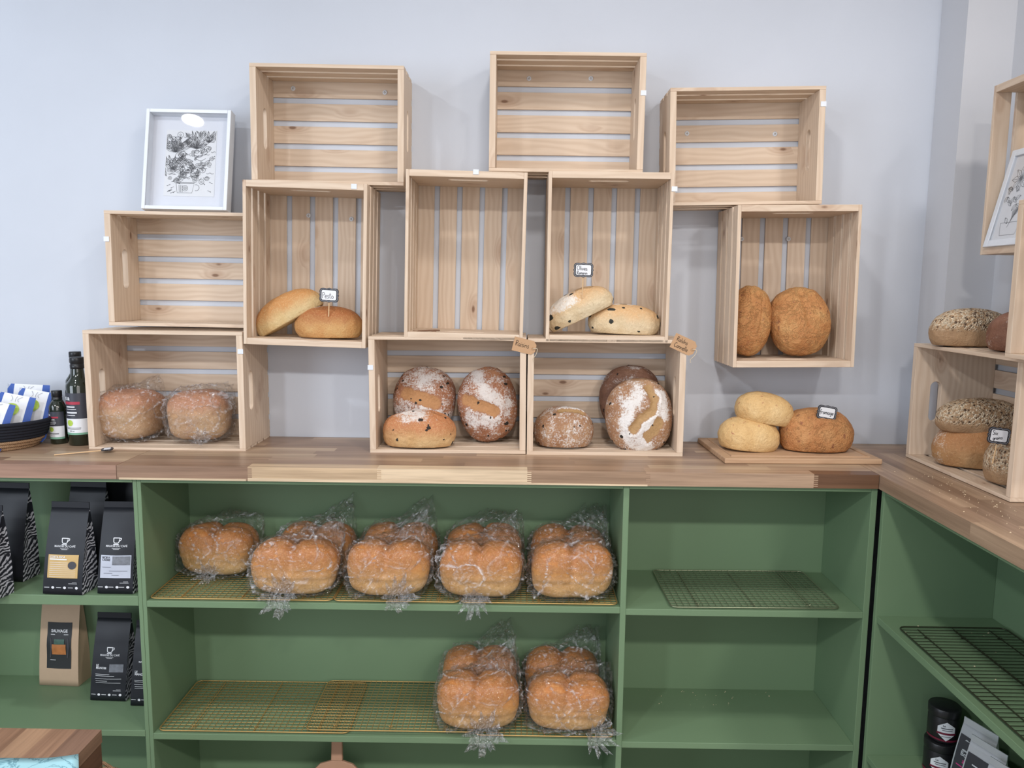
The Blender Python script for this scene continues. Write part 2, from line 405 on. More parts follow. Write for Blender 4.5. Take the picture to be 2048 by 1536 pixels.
def text_data(s, size, align='CENTER', bold=0., space=1., shear=0.):
    cu = bpy.data.curves.new('t', 'FONT'); cu.body = s; cu.size = size; cu.align_x = align; cu.offset = bold*size
    cu.space_character = space; cu.shear = shear; cu.resolution_u = 3; cu.fill_mode = 'FRONT'
    ob = bpy.data.objects.new('t', cu); COL.objects.link(ob)
    dg = bpy.context.evaluated_depsgraph_get(); dg.update()
    me = ob.evaluated_get(dg).to_mesh()
    v = [tuple(x.co) for x in me.vertices]; f = [tuple(p.vertices) for p in me.polygons]
    ob.evaluated_get(dg).to_mesh_clear()
    bpy.data.objects.remove(ob); bpy.data.curves.remove(cu)
    return v, f
def text(name, s, size, m, parent, xf, **kw):
    """flat lettering; xf maps (x, y) on the printed surface to 3D"""
    mb = s if isinstance(s, MB) else MB()
    if not isinstance(s, MB):
        v, f = text_data(s, size, **kw); mb.add([xf(x, y) for x, y, _ in v], f)
    return mb.build(name, m, parent)
def texts(name, rows, m, parent, xf):
    """several rows of print as one part: (string, x, y, size, kw)"""
    mb = MB()
    for s, x0, y0, size, kw in rows:
        if s is None:                                   # a rule or bar
            w, h = size; n = 10; mb.add([xf(x0-w/2+w*i/n, y) for y in (y0, y0+h) for i in range(n+1)], [(i, i+1, n+2+i, n+1+i) for i in range(n)]); continue
        v, f = text_data(s, size, **kw); mb.add([xf(x+x0, y+y0) for x, y, _ in v], f)
    return mb.build(name, m, parent)

# single-stroke hand lettering
HL = {
 'P': (.5, [[(.08, -.05), (.1, 1)], [(.02, .9), (.25, 1.02), (.46, .85), (.4, .6), (.1, .5)]]),
 'O': (.75, [[(.35, 1), (.1, .8), (.05, .4), (.25, .02), (.55, .1), (.66, .5), (.55, .9), (.35, 1)]]),
 'R': (.55, [[(.08, 0), (.1, 1)], [(.08, .95), (.35, 1), (.45, .8), (.35, .58), (.1, .5)], [(.15, .5), (.48, 0)]]),
 'C': (.6, [[(.5, .85), (.3, 1), (.08, .65), (.1, .2), (.3, 0), (.55, .15)]]),
 'S': (.5, [[(.42, .88), (.22, 1), (.08, .8), (.22, .55), (.4, .35), (.3, .02), (.04, .1)]]),
 'A': (.6, [[(.02, 0), (.3, 1), (.55, 0)], [(.12, .35), (.46, .35)]]),
 'I': (.25, [[(.1, 1), (.1, 0)]]), 'N': (.6, [[(.06, 0), (.08, 1), (.48, 0), (.5, 1)]]),
 'e': (.42, [[(.06, .25), (.34, .3), (.3, .48), (.15, .48), (.05, .25), (.16, .0), (.4, .08)]]),
 's': (.38, [[(.32, .45), (.14, .5), (.1, .35), (.3, .2), (.24, .0), (.02, .04)]]),
 't': (.4, [[(.18, .95), (.16, .1), (.34, .02)], [(.0, .6), (.38, .64)]]),
 'o': (.46, [[(.2, .5), (.05, .3), (.12, .02), (.32, .04), (.38, .3), (.2, .5)]]),
 'l': (.22, [[(.08, 1.02), (.08, 0)]]),
 'i': (.22, [[(.08, .5), (.08, 0)], [(.08, .7), (.1, .76)]]),
 'v': (.42, [[(.02, .5), (.18, 0), (.38, .52)]]),
 'm': (.66, [[(.04, 0), (.06, .5)], [(.06, .35), (.2, .5), (.3, .35), (.3, 0)], [(.3, .35), (.44, .5), (.56, .35), (.56, 0)]]),
 'n': (.46, [[(.04, 0), (.06, .5)], [(.06, .33), (.22, .5), (.36, .36), (.36, 0)]]),
 'a': (.48, [[(.36, .42), (.16, .5), (.04, .22), (.16, .0), (.34, .16)], [(.36, .5), (.36, .1), (.46, 0)]]),
 'r': (.36, [[(.05, .5), (.06, 0)], [(.06, .3), (.18, .46), (.34, .46)]]),
 'f': (.36, [[(.36, .95), (.2, 1), (.14, .7), (.12, -.3)], [(-.02, .48), (.34, .5)]]),
 'g': (.46, [[(.36, .44), (.14, .5), (.05, .22), (.18, .02), (.34, .2), (.36, .5), (.34, -.25), (.1, -.3)]]),
 'x': (.42, [[(.02, .5), (.36, 0)], [(.36, .5), (.02, 0)]]), ' ': (.35, []),
}
def smooth_line(p, k=5):
    if len(p) < 3: return [Vector(q) for q in p]
    p = [Vector((*q, 0)) if len(q) == 2 else Vector(q) for q in p]; out = []
    for i in range(len(p)-1):
        a = p[max(i-1, 0)]; b = p[i]; c = p[i+1]; d = p[min(i+2, len(p)-1)]
        for j in range(k):
            t_ = j/k
            out.append(.5*((2*b)+(c-a)*t_+(2*a-5*b+4*c-d)*t_*t_+(3*b-a-3*c+d)*t_**3))
    out.append(p[-1]); return out
def ribbon(mb, pts, w, xf):
    """flat stroke of width w through 2D points"""
    n = len(pts)
    if n < 2: return
    L = []
    for i, p in enumerate(pts):
        d = (pts[min(i+1, n-1)]-pts[max(i-1, 0)])
        d = Vector((d.x, d.y, 0)); d = d.normalized() if d.length > 1e-9 else Vector((1, 0, 0))
        q = Vector((-d.y, d.x, 0))*w/2
        L.append((p.x+q.x, p.y+q.y)); L.append((p.x-q.x, p.y-q.y))
    mb.add([xf(x, y) for x, y in L], [(2*i, 2*i+1, 2*i+3, 2*i+2) for i in range(n-1)])
def hand(name, rows, m, parent, xf, w=.0011):
    mb = MB()
    for s, x0, y0, h, slope in rows:
        x = x0
        for ch in s:
            adv, strokes = HL[ch]
            for st in strokes:
                ps = [Vector((*q, 0)) for q in st]
                ps = smooth_line([tuple(q) for q in ps]) if len(ps) > 2 else ps
                ribbon(mb, [Vector((x+q.x*h, y0+q.y*h+slope*(x-x0), 0)) for q in ps], w, xf)
            x += adv*h
    return mb.build(name, m, parent)

# ------------------------------------------------------------------ room shell
def shell(name, mb, m):
    o = mb.build(name, m); tag(o, kind='structure'); return o
def wbox(mb, x0, x1, Y0, Y1, Z0, Z1, **k):
    mb.box(x0+EYE.x, x1+EYE.x, Y0+EYE.y, Y1+EYE.y, Z0+EYE.z, Z1+EYE.z, **k)
b = MB(); wbox(b, -3.6, 1.249, YW, YW+.12, -1.70, 1.30); shell('wall_back', b, 'wall')
b = MB(); wbox(b, 1.249, 1.386, 2.278, YW+.12, -1.70, 1.30); shell('wall_corner', b, 'wall_r')
b = MB(); wbox(b, 1.386, 1.50, 1.15, YW+.12, -1.70, 1.30); shell('wall_right', b, 'wall_r')
b = MB(); wbox(b, -3.6, 3.2, -2.6, YW+.12, -1.78, -1.70); shell('floor', b, 'floor')
b = MB(); wbox(b, -3.6, 3.2, -2.6, YW+.12, 1.30, 1.38); shell('ceiling', b, 'ceil')

# ------------------------------------------------------------------ counter: butcher-block staves
TN = [srgb(164, 138, 116), srgb(178, 152, 128), srgb(150, 124, 104), srgb(188, 164, 138), srgb(170, 142, 118), srgb(156, 130, 110)]
def worktop(name, label, x0, x1, Y0, Y1, front, alongY=False, seed=1):
    r = random.Random(seed); b = MB(); zt, zb = ZC, ZC-.038
    if not alongY:
        for a, c, tn in front:                                       # front stave, its blocks measured along the edge
            wbox(b, a, c, Y0, Y0+.042, zb, zt, axis=0, tone=tn)
        y = Y0+.042
        while y < Y1-.001:
            y2 = min(y+.042, Y1); x = x0-r.uniform(0, .3)
            while x < x1:
                xe = x+r.uniform(.32, .6)
                if max(x, x0) < min(xe, x1): wbox(b, max(x, x0), min(xe, x1), y, y2, zb, zt, axis=0, tone=r.choice(TN))
                x = xe
            y = y2
    else:
        x = x0
        while x < x1-.001:
            x2 = min(x+.042, x1); y = Y0-r.uniform(0, .3)
            while y < Y1:
                ye = y+r.uniform(.4, .75)
                if max(y, Y0) < min(ye, Y1): wbox(b, x, x2, max(y, Y0), min(ye, Y1), zb, zt, axis=1, tone=r.choice(TN if x > x0 else TN[:2]))
                y = ye
            x = x2
    return tag(b.build(name, 'walnut'), label, 'worktop')
CR = srgb(220, 198, 168)
DK = srgb(112, 82, 62)
worktop('worktop', 'short walnut butcher block worktop at far left, under the basket and bottles', -1.80, -1.0665, 2.0, YW-.002,
        [(-1.80, -1.45, TN[0]), (-1.45, -1.0665, srgb(160, 128, 110))], seed=3)
worktop('worktop', 'long walnut butcher block worktop under the wooden crates along the back wall', -1.065, .962, 2.0, 2.276,
        [(-1.065, -.715, srgb(150, 122, 102)), (-.715, -.37, srgb(206, 180, 148)), (-.37, .03, CR), (.03, .345, srgb(168, 140, 116)), (.345, .79, srgb(178, 150, 126)), (.79, .962, DK)], seed=5)
b = MB(); r_ = random.Random(9)
bt = bpy.data.objects['worktop.001']
# rear strip of the long worktop, up to the wall, belongs to the same slab
def join_strip():
    y = 2.276; bb = MB()
    while y < YW-.003:
        y2 = min(y+.045, YW-.002); x = -1.065-r_.uniform(0, .3); xm = 1.247
        while x < xm:
            xe = x+r_.uniform(.35, .6)
            if max(x, -1.065) < min(xe, xm): wbox(bb, max(x, -1.065), min(xe, xm), y, y2, ZC-.038, ZC, axis=0, tone=r_.choice(TN))
            x = xe
        y = y2
    tmp = bb.build('strip', 'walnut')
    bm = bmesh.new(); bm.from_mesh(bt.data); bm.from_mesh(tmp.data); bm.to_mesh(bt.data); bm.free()
    me = tmp.data; bpy.data.objects.remove(tmp); bpy.data.meshes.remove(me)
join_strip()
worktop('worktop', 'walnut butcher block worktop running along the right wall, sprinkled with crumbs', .9635, 1.384, 1.10, 2.275, None, True, seed=12)
# pale edge lamella seen at the bottom of the front face
b = MB(); wbox(b, -1.06, -.72, 1.9995, 2.0005, ZC-.0385, ZC-.033, tone=CR); wbox(b, -.715, .03, 1.9993, 2.0005, ZC-.0385, ZC-.030, tone=CR)
wbox(b, .03, .35, 1.9995, 2.0005, ZC-.0385, ZC-.034, tone=CR)
tn_ = {-.715: srgb(150, 122, 102), -.37: srgb(206, 180, 148), .03: CR, .345: srgb(168, 140, 116), .79: srgb(178, 150, 126)}
for xj, tnj in tn_.items():
    for i in range(6): zz = ZC-.004-.0055*i; wbox(b, xj, xj+.011, 1.9994, 2.0003, zz-.0026, zz, axis=0, tone=tnj)
o = b.build('pale_lamella', 'walnut', bt)

# ------------------------------------------------------------------ green shelving
ZT = ZC-.038-.0005
def panel(name, parent, *a):
    b = MB(); wbox(b, *a); return b.build(name, 'green', parent, bevel=.0012)
def cab(label, loc=(0, 0, 0)): return thing('shelf_unit', label, 'shelf unit', loc)
YF, YB = 2.015, 2.31
c1 = cab('green painted shelf unit at left, holding the coffee bags')
panel('side_panel', c1, -1.0325, -1.0215, YF, YB, -1.69, ZT)
panel('side_panel', c1, -1.80, -1.785, YF, YB, -1.69, ZT)
panel('top_panel', c1, -1.785, -1.033, YF, YB, ZT-.012, ZT)
for z in (-.853, -1.247, -1.64): panel('shelf', c1, -1.785, -1.033, YF, YB, z-.028 if z > -.9 else z-.018, z)
panel('back_panel', c1, -1.80, -1.0215, YB, YB+.008, -1.69, ZT)
c2 = cab('wide green painted shelf unit in the middle, under the long worktop')
panel('side_panel', c2, -1.021, -1.010, YF, YB, -1.69, ZT)
panel('divider', c2, .289, .305, YF, YB, -1.69, ZT)
panel('side_panel', c2, .952, .968, YF, YB, -1.69, ZT)
panel('top_panel', c2, -1.010, .289, YF, YB, ZT-.012, ZT); panel('top_panel', c2, .305, .952, YF, YB, ZT-.012, ZT)
for z in (-.866, -1.255, -1.64):
    panel('shelf', c2, -1.010, .289, YF, YB, z-.018, z); panel('shelf', c2, .305, .952, YF, YB, z-.022, z-.004)
panel('back_panel', c2, -1.021, .968, YB, YB+.008, -1.69, ZT)
b = MB()
for p in ((1228, 1055), (1250, 1062)): pass
c3 = cab('green painted shelf unit along the right wall, under the crumb covered worktop')
panel('side_panel', c3, .9715, 1.285, 1.985, 2.0, -1.69, ZT)
panel('side_panel', c3, .976, 1.285, 1.06, 1.075, -1.69, ZT)
panel('back_panel', c3, 1.285, 1.293, 1.06, 2.0, -1.69, ZT)
panel('top_panel', c3, .976, 1.285, 1.075, 1.985, ZT-.012, ZT)
for z in (-.868, -1.268, -1.64): panel('shelf', c3, .976, 1.285, 1.075, 1.985, z-.018, z)

# ------------------------------------------------------------------ crates
def end_panel_mesh(mb, x0, x1, y0, y1, z0, z1, hl, hw, cy=None):
    """board in the YZ plane with a stadium shaped handle slot (long along Z)"""
    cy = (y0+y1)/2 if cy is None else cy; cz = (z0+z1)/2; N = 40
    inn, outr = [], []
    for i in range(N):
        a = 2*PI*(i+.5)/N; ca, sa = math.cos(a), math.sin(a)
        s_ = 1 if sa > 0 else -1
        inn.append((cy+hw*ca, cz+s_*(hl-hw)+hw*sa))
    # outer points: perimeter walked so that corners are included
    per = []
    def P(k):
        L = [(y1, cz), (y1, z1), (y0, z1), (y0, z0), (y1, z0), (y1, cz)]
        seg = [8, 0, 0, 0, 0]
    cn = [(y1, cz, y1, z1, 6), (y1, z1, y0, z1, 8), (y0, z1, y0, z0, 12), (y0, z0, y1, z0, 8), (y1, z0, y1, cz, 6)]
    for a, b_, c, d, k in cn:
        for j in range(k): outr.append((a+(c-a)*j/k, b_+(d-b_)*j/k))
    ru, rv = rnd.uniform(0, 50), rnd.uniform(0, 50)
    V = [(x, *p) for x in (x0, x1) for ring in (outr, inn) for p in ring]
    Fc = []; U = []
    uvf = lambda i: (ru+V[i][2], rv+V[i][1]+V[i][0])
    for j in range(N):
        k = (j+1) % N
        quads = [(j, N+j, N+k, k), (2*N+j, 2*N+k, 3*N+k, 3*N+j), (j, k, 2*N+k, 2*N+j), (N+j, 3*N+j, 3*N+k, N+k)]
        Fc += quads; U += [[uvf(i) for i in q] for q in quads]
    mb.add(V, Fc, U)

def crate(label, kind, Wd, H, D, loc, rot, screws=(), dots=(), nback=5, nside=None, group='pine crates'):
    """kind h: slats run level, solid ends left and right; v: slats run upright, solid ends top and bottom"""
    c = thing('wooden_crate', label, 'crate', loc, rot, group)
    L, S = (Wd, H) if kind == 'h' else (H, Wd)
    te, ts, tb = .018, .0105, .0065
    nside = nside or (3 if D < .2 else 4)
    def xf(mb):
        if kind == 'v': mb.v = [(z-S/2, y, x+L/2) for x, y, z in mb.v]; mb.f = [list(reversed(f)) for f in mb.f]; mb.uv = [list(reversed(u)) for u in mb.uv]
        return mb
    for sx in (-1, 1):
        b = MB(); xa = sx*L/2; xb = sx*(L/2-te)
        end_panel_mesh(b, min(xa, xb), max(xa, xb), 0, D-tb, ts, S-ts, .058, .0155, cy=D*(.46 if D < .2 else .27))
        xf(b).build('end_panel', 'pine', c, bevel=.0012)
    b = MB(); g = .0165; w = (S-g*(nback-1)-.012)/nback
    for i in range(nback):
        z = .006+i*(w+g); b.box(-L/2, L/2, D-tb, D, z, z+w)
    bp = xf(b).build('back_panel', 'pine', c, bevel=.001)
    for top in (0, 1):
        b = MB(); g2 = .0145; w2 = (D-tb-.004-g2*(nside-1))/nside
        for i in range(nside):
            y = i*(w2+g2); z = (S-ts if top else 0); e = rnd.uniform(0, .0014); e2 = rnd.uniform(0, .0012)
            b.box(-L/2, L/2, y, y+w2, z+(0 if top else e), z+ts-(e if top else 0))
        xf(b).build('side_panel', 'pine', c, bevel=.001)
    for x, z in screws:
        b = MB(); b.lathe([(.0026, -.0016), (.0032, -.0032), (.0060, -.0028), (.0072, 0)], 18, cap=False); b.v = [(p[0], p[2], -p[1]) for p in b.v]
        s_ = b.build('screw_washer', 'white', c, True); s_.location = (x, D-tb-.0002, z)
        b = MB(); b.lathe([(.0028, -.0012), (.0022, -.0022), (.0004, -.0026)], 14); b.v = [(p[0], p[2], -p[1]) for p in b.v]
        b.build('screw_head', 'chrome', s_, True)
    for x, z in dots:
        b = MB(); b.box(-.008, .008, -.0015, 0, -.007, .007); s_ = b.build('adhesive_pad', 'white', c, bevel=.0006); s_.location = (x, -.0002, z)
    return c

def crate_px(label, kind, D, TL, TR, BL, Yf=None, Wd=None, H=None, **k):
    Yf = (YW-.0006-D) if Yf is None else Yf
    a, b_, c = onY(*TL, Yf), onY(*TR, Yf), onY(*BL, Yf)
    ex = (b_-a).normalized(); wd = Wd or (b_-a).length
    ez = Vector((-ex.z, 0, ex.x)); h = H or (a-c).dot(ez)
    roll = -math.atan2(ex.z, ex.x)
    base = a+ex*wd/2-ez*h
    sc = []
    for p in k.pop('screw_px', ()):
        q = onY(*p, Yf+D-.007)-base; sc.append((q.dot(ex), q.dot(ez)))
    dt = []
    for p in k.pop('dot_px', ()):
        q = onY(*p, Yf)-base; dt.append((q.dot(ex), q.dot(ez)))
    o = crate(label, kind, wd, h, D, base, (0, roll, 0), sc, dt, **k)
    o['w'] = wd; o['h'] = h
    return o
DS, DD = .165, .222         # shallow and deep crates
YD = YW-.0006-DD
K = {}
K['bagged'] = crate_px('pine crate on the worktop holding two bagged loaves, beside the oil bottles', 'h', DD, (164, 660), (484, 664), (176.5, 901), dot_px=[(481, 703)])
K['frame'] = crate_px('empty pine crate under the framed doodle, on top of the bagged loaf crate', 'h', DS, (207, 420), (480, 425), (219, 651), Wd=.420, dot_px=[(213, 478)])
K['topl'] = crate_px('empty pine crate hung highest at left, above the pesto bread crate', 'h', DS, (498, 125), (808, 131), (505, 366), screw_px=[(586, 177), (770, 185)])
K['topm'] = crate_px('highest empty pine crate, middle one of three hung in the upper row', 'h', DS, (980, 101), (1294, 105), (982, 343), screw_px=[(1058, 157), (1182, 157)], dot_px=[(1287, 186)])
K['topr'] = crate_px('empty pine crate hung highest at right, above the crate of round orange loaves', 'h', DS, (1341, 175), (1653, 171), (1349, 412), screw_px=[(1374, 267), (1550, 268)], dot_px=[(1647, 208)])
K['pesto'] = crate_px('upright pine crate on the wall holding two pesto loaves with a small sign', 'v', DD, (484, 359), (735, 368), (489, 688), screw_px=[(617, 431), (703, 438)], dot_px=[(708, 373)])
K['empty'] = crate_px('empty upright pine crate standing on the raisin bread crate', 'v', DD, (811, 338), (1056, 345), (815, 670), H=.470, dot_px=[(952, 344)])
K['olive'] = crate_px('upright pine crate holding two speckled olive loaves with a sign', 'v', DD, (1097, 342), (1350, 345), (1094, 674), H=.474, dot_px=[(1349, 378)])
K['cheese'] = crate_px('upright pine crate hung on the wall holding two big round orange loaves', 'v', DD, (1476, 410), (1726, 409), (1465, 735), screw_px=[(1483, 478), (1577, 478)])
K['raisin'] = crate_px('pine crate on the worktop with three raisin loaves and the tag Raisins', 'h', DD, (736, 672), (1053, 674), (740, 906), dot_px=[(741, 735)])
K['canelle'] = crate_px('pine crate on the worktop with three floury loaves and the cinnamon raisin tag', 'h', DD, (1056, 677), (1374, 680), (1055, 910))
# crates against the right wall, opening to the left
def crate_r(label, kind, X, Yfar, Ynear, Z0, H, D, **k):
    return crate(label, kind, Yfar-Ynear, H, D, W(X, (Yfar+Ynear)/2, Z0), (0, 0, -PI/2), **k)
K['r_low'] = crate_r('pine crate on the right worktop holding seeded loaves, opening turned to the left', 'h', 1.145, 2.23, 1.745, ZC, .336, .235)
K['r_mid'] = crate_r('pine crate cut off by the right photo edge, stacked on the seeded loaf crate', 'h', 1.105, 1.750, 1.29, -.1465, .350, .235)
K['r_top'] = crate_r('pine crate high on the right wall, holding the framed flower drawing', 'v', 1.222, 2.078, 1.758, .098, .43, .1635)
bpy.context.view_layer.update()

# ------------------------------------------------------------------ framed drawings
def doodle(seed, w, h, style):
    """line drawing in the xy plane, as flat strokes; returns list of polylines"""
    r = random.Random(seed); L = []
    def circ(cx, cy, ra, k=14, a0=0, a1=2*PI, sq=1): L.append([Vector((cx+ra*math.cos(a0+(a1-a0)*i/k), cy+ra*sq*math.sin(a0+(a1-a0)*i/k), 0)) for i in range(k+1)])
    def leaf(x, y, ang, ln, wd):
        for s_ in (-1, 1, 0):
            L.append([Vector((x+math.cos(ang)*ln*q-math.sin(ang)*wd*s_*math.sin(PI*q), y+math.sin(ang)*ln*q+math.cos(ang)*wd*s_*math.sin(PI*q), 0)) for q in [i/8 for i in range(9)]])
    def spiral(x, y, ra, turns=2.2, a0=0):
        L.append([Vector((x+ra*(i/24)*math.cos(a0+2*PI*turns*i/24), y+ra*(i/24)*math.sin(a0+2*PI*turns*i/24), 0)) for i in range(25)])
    if style == 'crowd':
        for cx, cy, n in ((-.30*w, .16*h, 12), (.10*w, .22*h, 10), (-.34*w, -.1*h, 7), (.34*w, .32*h, 6)):
            for i in range(n):
                a = PI*(.12+.8*i/n)+r.uniform(-.1, .1); ln = r.uniform(.16, .30)*h
                leaf(cx, cy, a, min(ln, (.49*h-cy)/max(.2, math.sin(a))), .028*w)
        for i in range(125):
            x, y = r.uniform(-.46, .45)*w, r.uniform(-.28, .44)*h
            k = r.randrange(4)
            if k == 0: spiral(x, y, r.uniform(.03, .07)*w, 2.2, r.uniform(0, 6))
            elif k == 1: leaf(x, y, r.uniform(0, 6.3), r.uniform(.10, .2)*w, .03*w)
            elif k == 2: circ(x, y, r.uniform(.03, .06)*w); circ(x, y, .018*w, 8)
            else: L.append([Vector((x+.02*w*j, y+.012*w*math.sin(j*1.4+k), 0)) for j in range(8)])
        for x, y in ((-.18*w, .08*h), (.2*w, .14*h), (-.06*w, -.12*h), (.14*w, -.16*h)):   # eyed shapes
            circ(x, y, .13*w, 18, .4, 5.6); circ(x+.02*w, y+.02*w, .03*w, 10, 0, 2*PI, .6); circ(x+.02*w, y+.02*w, .012*w, 6); leaf(x-.1*w, y-.07*w, .3, .15*w, .02*w)
        cx, cy = -.06*w, -.38*h                                                             # the cup
        L.append([Vector((cx-.2*w, cy+.075*h, 0)), Vector((cx-.17*w, cy-.07*h, 0)), Vector((cx+.12*w, cy-.07*h, 0)), Vector((cx+.16*w, cy+.075*h, 0)), Vector((cx-.2*w, cy+.075*h, 0))])
        for q in (0, .012*w): L.append([Vector((cx-.2*w, cy+.075*h+q, 0)), Vector((cx+.16*w, cy+.075*h+q, 0))])
        circ(cx+.2*w, cy+.01*h, .06*w, 12, -1.9, 1.9); circ(cx-.02*w, cy, .055*w); circ(cx-.02*w, cy, .03*w); circ(cx-.02*w, cy, .012*w, 6)
        for q in (-.14, -.11, -.08): L.append([Vector((cx+q*w, cy+.05*h, 0)), Vector((cx+q*w+.01*w, cy-.06*h, 0))])
        for i in range(12):
            x, y = r.choice((-1, 1))*r.uniform(.3, .46)*w, r.uniform(-.46, -.2)*h; circ(x, y, .006*w, 6)
            L.append([Vector((x, y, 0)), Vector((x*.86, y+.02*h, 0))])
    else:
        for (x, y, ra) in ((-.24*w, .22*h, .16*w), (.12*w, .36*h, .12*w), (.28*w, .1*h, .14*w)):
            for i in range(8): leaf(x, y, 2*PI*i/8, ra*1.3, ra*.28)
            circ(x, y, ra*.2)
        for i in range(16):                                                                  # long flowing strands
            L.append([Vector((.34*w-.55*w*q+.03*w*i*(1-q)+.03*w*math.sin(6*q+i*.2), .3*h-.66*h*q+.012*h*i, 0)) for q in [j/12 for j in range(13)]])
        for i in range(14): leaf(r.uniform(-.42, -.1)*w, r.uniform(-.25, .1)*h, r.uniform(0, 6.3), .13*w, .03*w)
        L.append([Vector((-.4*w, -.3*h, 0)), Vector((-.34*w, -.45*h, 0)), Vector((.02*w, -.45*h, 0)), Vector((.06*w, -.3*h, 0)), Vector((-.4*w, -.3*h, 0))])
        for i in range(5): leaf(.12*w, -.45*h, 1.1+.22*i, .18*h, .02*w)
    return [[Vector((max(-.48*w, min(.48*w, p.x)), max(-.49*h, min(.49*h, p.y)), 0)) for p in l] for l in L]

def picture(label, loc, rot, w, h, d, bar, aw, ah, ay, style, seed, deep=.03):
    """frame standing on its lower edge; front faces local -Y"""
    f = thing('picture_frame', label, 'picture frame', loc, rot)
    b = MB()
    b.box(-w/2, -w/2+bar, 0, d, 0, h); b.box(w/2-bar, w/2, 0, d, 0, h); b.box(-w/2+bar, w/2-bar, 0, d, 0, bar); b.box(-w/2+bar, w/2-bar, 0, d, h-bar, h)
    b.box(-w/2+bar, w/2-bar, d-.004, d, bar, h-bar)
    b.build('frame', 'white', f, bevel=.0012)
    b = MB(); b.box(-w/2+bar, w/2-bar, deep, deep+.002, bar, h-bar); b.build('mount', 'mount', f)
    b = MB(); b.box(-aw/2, aw/2, deep-.001, deep-.0004, ay-ah/2, ay+ah/2); sh = b.build('paper_sheet', 'paper', f)
    b = MB()
    for l in doodle(seed, aw, ah, style): ribbon(b, l, .0011 if style == 'crowd' else .0011, lambda x, y: (x, deep-.0014, ay+y))
    b.build('drawing', 'grey_ink', sh)
    b = MB(); b.box(-w/2+bar, w/2-bar, .003, .005, bar, h-bar); b.build('glass_pane', 'glass', f)
    return f
pc = onY(367, 417.5, 2.283)
tz = K['frame'].location.z + K['frame']['h']
picture('white box frame with a black and white crowd doodle, on the crate at upper left', (pc.x, pc.y, tz+.0085), (math.radians(-11), math.radians(.6), 0), .250, .300, .036, .0105, .150, .200, .148, 'crowd', 5, .030)
picture('small white frame with a flower line drawing, leaning in the high right crate', W(1.214, 1.953, .098+.0195), (math.radians(-13), 0, math.radians(-90)), .205, .252, .018, .0165, .168, .216, .126, 'flower', 3, .008)

# ------------------------------------------------------------------ bread
SPH = {}
def sphere(sub):
    if sub not in SPH:
        bm = bmesh.new(); bmesh.ops.create_icosphere(bm, subdivisions=sub, radius=1)
        SPH[sub] = (np.array([v.co[:] for v in bm.verts]), [tuple(v.index for v in f.verts) for f in bm.faces]); bm.free()
    return SPH[sub]
def fbm(P, f, seed, octs=3):
    off = Vector((seed*13.7, seed*7.1, seed*3.3)); out = np.zeros(len(P))
    for i, p in enumerate(P):
        q = Vector(p)*f+off; a = 1.; s_ = 0.
        for k in range(octs): s_ += a*noise.noise(q); q = q*2.1; a *= .5
        out[i] = s_
    return out
def sstep(x, a, b): t_ = np.clip((x-a)/(b-a), 0, 1); return t_*t_*(3-2*t_)
def make_mesh(name, P, faces, mask=None):
    me = bpy.data.meshes.new(name); me.from_pydata(P.tolist(), [], faces); me.update()
    me.polygons.foreach_set('use_smooth', [True]*len(me.polygons))
    if mask is not None:
        ca = me.color_attributes.new('mask', 'FLOAT_COLOR', 'POINT')
        ca.data.foreach_set('color', np.concatenate([mask, np.ones((len(P), 1))], 1).ravel().astype(np.float32))
    return me
def segdist(x, y, pts):
    d = np.full(len(x), 9.)
    for (ax, ay), (bx, by) in zip(pts[:-1], pts[1:]):
        dx, dy = bx-ax, by-ay; L2 = dx*dx+dy*dy+1e-12
        t_ = np.clip(((x-ax)*dx+(y-ay)*dy)/L2, 0, 1)
        d = np.minimum(d, np.hypot(x-ax-t_*dx, y-ay-t_*dy))
    return d
def loaf_mesh(dims, seed, p=2.25, flat=.55, amp=.045, slashes=(), flour=0., flour_fn=None, raisins=0, rr=.07, sub=5, bend=0., taper=0.):
    n, faces = sphere(sub)
    a = np.array(dims); r = (np.abs(n)**p).sum(1)**(-1/p)
    r = r*(1+amp*fbm(n, 1.4, seed, 3)+amp*.34*fbm(n, 6, seed+5, 3))
    u = n*r[:, None]
    mask = np.zeros((len(n), 3)); disp = np.zeros(len(n))
    topw = sstep(u[:, 2], -.1, .35)
    for pts, w, dep, paint_ in slashes:              # cuts on the top, in units of the half axes
        d = segdist(u[:, 0], u[:, 1], pts)+.05*fbm(n, 5, seed+9, 2)
        disp += topw*(-dep*np.exp(-(d/w)**2)+.45*dep*np.exp(-((d-1.5*w)/(.45*w))**2))
        if paint_: mask[:, 0] = np.maximum(mask[:, 0], topw*sstep(d, w*1.15, w*.85))
    mask[:, 1] = flour*np.clip(.5+.9*fbm(n, 1.8, seed+3, 2), 0, 1)
    if flour_fn is not None: mask[:, 1] = np.clip(flour_fn(u, n), 0, 1)
    mask[:, 1] *= 1-mask[:, 0]
    if raisins:
        rg = np.random.RandomState(seed)
        wob = .28*fbm(n, 11, seed+1, 2)
        C = rg.normal(size=(raisins, 3)); C /= np.linalg.norm(C, axis=1)[:, None]
        for c in C:
            k = rr*rg.uniform(.38, .92); d = np.linalg.norm((n-c)*a/a.max()*np.array([1+.5*rg.uniform(-1, 1), 1, 1+.4*rg.uniform(-1, 1)]), axis=1)*(1+wob)
            mask[:, 2] = np.maximum(mask[:, 2], sstep(d, k*1.2, k*.75)); disp += .018*np.exp(-(d/k)**2)
    u = u+n*disp[:, None]
    if taper: u[:, 1:] *= (1-taper*u[:, :1])
    P = u*a
    if bend: P[:, 2] -= bend*(P[:, 0]/a[0])**2
    zf = -flat*a[2]; lo = P[:, 2] < zf
    P[lo, 2] = zf+(P[lo, 2]-zf)*.10
    P[:, 2] -= P[:, 2].min()
    return make_mesh('loaf', P, faces, mask)
